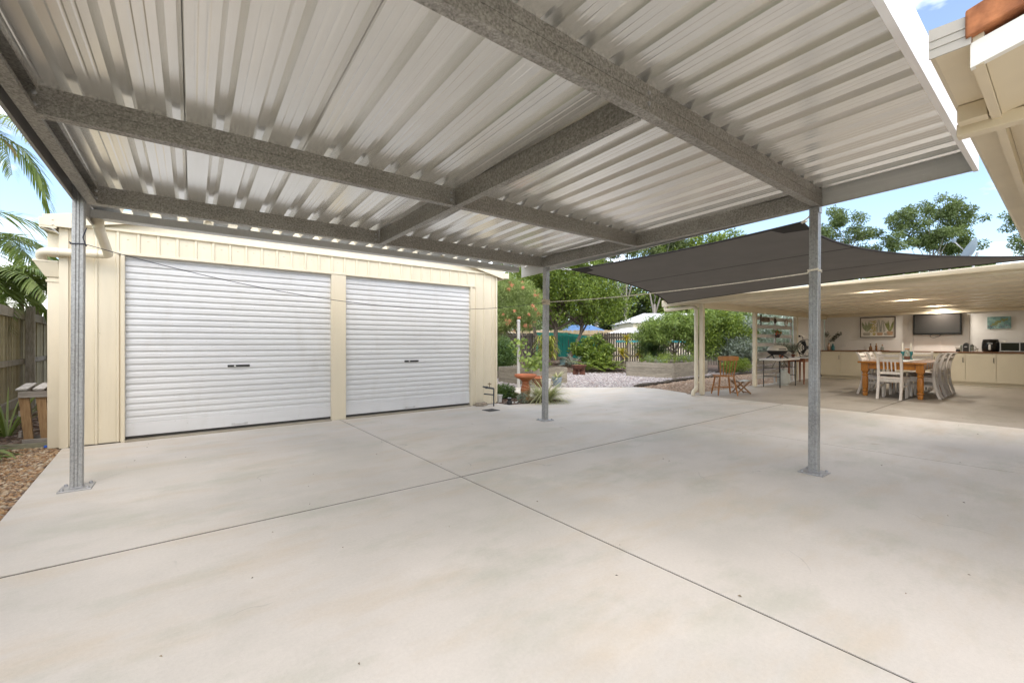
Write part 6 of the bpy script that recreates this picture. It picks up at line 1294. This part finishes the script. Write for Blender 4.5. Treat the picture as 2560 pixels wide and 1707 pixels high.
for t_ in herbs(lb_, 9, -.6, .6, -.68, .3, .40, ['leaf_bright', 'leaf_fern'], 601, (.1, .25), .06): tag(t_, {'leaf_bright': 'small bright green seedling in the raised bed behind the birdbath', 'leaf_fern': 'small yellow green seedling in the raised bed behind the birdbath'}[t_['hue']], 'herb', 'bright seedlings in the raised bed' if t_['hue'] == 'leaf_bright' else 'yellow seedlings in the raised bed'); del t_['hue']
random.seed(62); vn = thing('grape_vine', 'bright green vine with broad leaves climbing by the white post', 'vine', (7.25, 8.98, 0)); m, s_ = MB(), MB()
path_ = [V((7.3, 8.95, 0)), V((7.24, 8.98, .5)), V((7.32, 8.95, .78)), V((7.2, 9.02, 1.1)), V((7.16, 9.03, 1.5))]; s_.tube(path_, .009, 6)
for cx, cz, n in ((.22, .62, 46), (.28, .85, 50), (-.22, 1.22, 40), (.02, .75, 20), (-.18, 1.05, 16)):
    for i in range(n): q = V((7.24, 8.97, cz)) + V((.798, -.602, 0)) * (cx + rnd(-.13, .13)) + V((rnd(-.1, .1), rnd(-.1, .1), rnd(-.13, .13))); m.leaf(q, V((rnd(-1, 1), rnd(-1, 1), rnd(-1, .2))), V((-.6, -.8, .5)) + rdir() * .5, .10, .095, .1)
m.build('leaves', 'leaf_bright', vn); s_.build('stem', 'bark', vn)
tree('low_shrub', 'low dark green shrub in the mulch by the shed corner', (5.42, 7.62, -.01), (5.42, 7.6, .1), [((5.42, 7.6, .13), (.36, .30, .13))], 44, 60, .06, .022, .10, 'leaf_cypress', 'bark', .012, 6, 610, cat='shrub')
tree('low_shrub', 'thin twiggy shrub behind the shed corner', (5.25, 8.3, -.01), (5.25, 8.3, .25), [((5.3, 8.3, .33), (.3, .3, .2))], 16, 30, .05, .02, .1, 'leaf_cypress', 'bark', .010, 12, 611, cat='shrub')
tree('small_shrub', 'small grey green shrub in front of the birdbath', (5.33, 6.74, -.01), (5.33, 6.74, .06), [((5.33, 6.74, .09), (.09, .09, .08))], 12, 30, .05, .015, .05, 'leaf_silver', 'bark', .006, 4, 612, cat='shrub')
for i, (x, y, z, r, lb) in enumerate(((8.9, 13.2, .8, .9, 'dark leafy shrub behind the raised bed beside the shed'), (10.2, 14.6, .75, .8, 'dark fern like shrub before the dark paling fence'), (7.6, 13.6, 1.2, 1.0, 'shaded shrub behind the coral flowered shrub'))):
    tree('shade_shrub', lb, (x, y, gh(x, y)), (x, y, z * .7), [((x, y, z), (r, r, z * .75))], 60, 110, .16, .04, .3, 'leaf_cypress', 'bark', .04, 10, 620 + i, cat='shrub')
random.seed(63)
for k in range(8):
    q = V((16.2 + rnd(-.4, 1.6), 11.3 + rnd(-.6, .6), .02)); t_ = thing('daisy_plant', 'small white flowered plant between the gravel and gapped fence', 'plant', q, 0, 'white flowers by the gapped fence'); m, fl = MB(), MB()
    for i in range(60): m.leaf(V((rnd(-.2, .2), rnd(-.2, .2), rnd(.05, .5))), rdir(), rdir(), .1, .03)
    for i in range(9): fl.leaf(V((rnd(-.2, .2), rnd(-.2, .2), rnd(.35, .62))), rdir(), V((0, 0, 1)), .05, .05)
    m.build('leaves', 'leaf_silver', t_, world=False); fl.build('flowers', 'pvc_white', t_, world=False)

for i, (x, y, lb) in enumerate(((-11, 9, 'leafy tree in the neighbouring yard beyond the paling fence'), (-13, 3, 'second leafy tree in the neighbouring yard beyond the paling fence'), (-12, 16, 'third leafy tree in the neighbouring yard beyond the paling fence'))):
    tree('yard_tree', lb, (x, y, 0), (x, y, 1.6), [((x, y, 2.2), (2.4, 2.4, 1.7)), ((x + .8, y + 1.5, 1.5), (1.8, 1.8, 1.3))], 70, 90, .22, .10, .6, 'leaf_dense', 'bark', .14, 10, 800 + i)
# palms and strap plants over the paling fence
def palm(label, base, h, fr, L, ll, W, seed, dry=0, name='palm_tree', droop=1.5, nl=46, r0=.09, dirs=None, ld=.8):
    random.seed(seed); t_ = thing(name, label, 'palm', base); MB().tube([(0, 0, -.1), (.02, .02, h * .5), (0, 0, h)], [r0 * 1.2, r0, r0 * .8], 10).build('trunk', 'palm_trunk', t_, world=False, smooth='all')
    m, st, dm = MB(), MB(), MB()
    for i in range(fr):
        a = 6.283 * i / fr + rnd(-.25, .25); up = rnd(.2, 1.4)
        d = (math.cos(a), math.sin(a), up)
        if dirs and i < len(dirs): d = dirs[i]
        frond(m, st, (0, 0, h), d, L * rnd(.85, 1.1), droop * rnd(.8, 1.2), nl, ll, W, .35, ld=ld)
    m.build('fronds', 'leaf_palm', t_, world=False); st.build('rachis', 'leaf_palm', t_, world=False)
    if dry:
        for i in range(dry): a = rnd(0, 6.283); dm.blade((0, 0, h - .05), (math.cos(a), math.sin(a), rnd(-.6, .3)), rnd(.5, .8), .20, 1.6, 5)
        dm.build('dry_sheath', 'leaf_palm_dry', t_, world=False)
    return t_
palm('tall palm with drooping fronds and dry orange sheath above the paling fence', (-3.0, 11.9, 0), 5.05, 9, 1.7, .42, .03, 701, 7, droop=2.6, ld=1.3, dirs=[(.95, -.3, .15), (.7, .7, .2), (.5, -.8, .3)])
palm('palm with a long horizontal frond reaching towards the shed gutter', (-2.95, 9.3, 0), 3.05, 7, 1.75, .60, .034, 702, 0, droop=.8, nl=40, dirs=[(1, .22, .38), (-.5, .8, 1), (-.9, -.3, 1), (-.2, -1, 1.2), (-1, .2, .6), (-.5, .5, 1.5), (-.4, -.6, 1.6)])
palm('arching palm close to the shed downpipe above the fence', (-2.75, 11.2, 0), 2.3, 16, 1.5, .45, .036, 706, 0, droop=1.9)
palm('tall arching palm behind the clumping palms', (-3.4, 13.2, 0), 3.2, 14, 1.7, .5, .036, 707, 2, droop=2.2)
palm('bushy clumping palm filling the gap behind the paling fence', (-2.95, 12.3, 0), 2.35, 20, 1.5, .45, .034, 703, 0, droop=1.7)
palm('second bushy clumping palm left of the shed downpipe', (-3.35, 10.8, 0), 2.05, 18, 1.4, .42, .034, 704, 3, droop=1.6)
palm('low clumping palm close behind the paling fence rail', (-2.85, 14.4, 0), 2.5, 18, 1.5, .45, .034, 705, 0, droop=1.6)
for i, (x, y, h, lb) in enumerate(((-3.05, 11.9, 2.75, 'spiky green rosette plant on a stem above the clumping palms'), (-2.65, 12.3, 2.45, 'second spiky green rosette plant close to the downpipe'))):
    t_ = thing('rosette_plant', lb, 'plant', (x, y, 0)); m = MB(); random.seed(710 + i)
    for k in range(70): a = rnd(0, 6.283); m.blade((0, 0, h - .3 + rnd(-.2, .15)), (math.cos(a), math.sin(a), rnd(.0, 1.6)), rnd(.35, .6), .06, .8, 4)
    m.build('leaves', 'leaf_palm', t_, world=False); MB().tube([(0, 0, -.05), (.05, 0, h * .5), (0, 0, h - .1)], .035, 8).build('stem', 'palm_trunk', t_, world=False)
random.seed(720); t_ = thing('strap_plant', 'broad glossy strap leaved plant drooping over the brown pebbles', 'plant', (-1.76, 6.88, -.02)); m = MB()
for k in range(16): a = rnd(0, 6.283); m.blade((rnd(-.04, .04), rnd(-.04, .04), .0), (math.cos(a), math.sin(a), rnd(.5, 1.6)), rnd(.35, .62), .085, 1.5, 5)
m.build('leaves', 'leaf_palm', t_, world=False)
strapclump('strap_plant', 'small bright strap leaved plant at the foot of the paling fence', (-1.92, 8.35, -.02), 30, .9, .035, 'leaf_palm', 1.0, 2.2, .05)
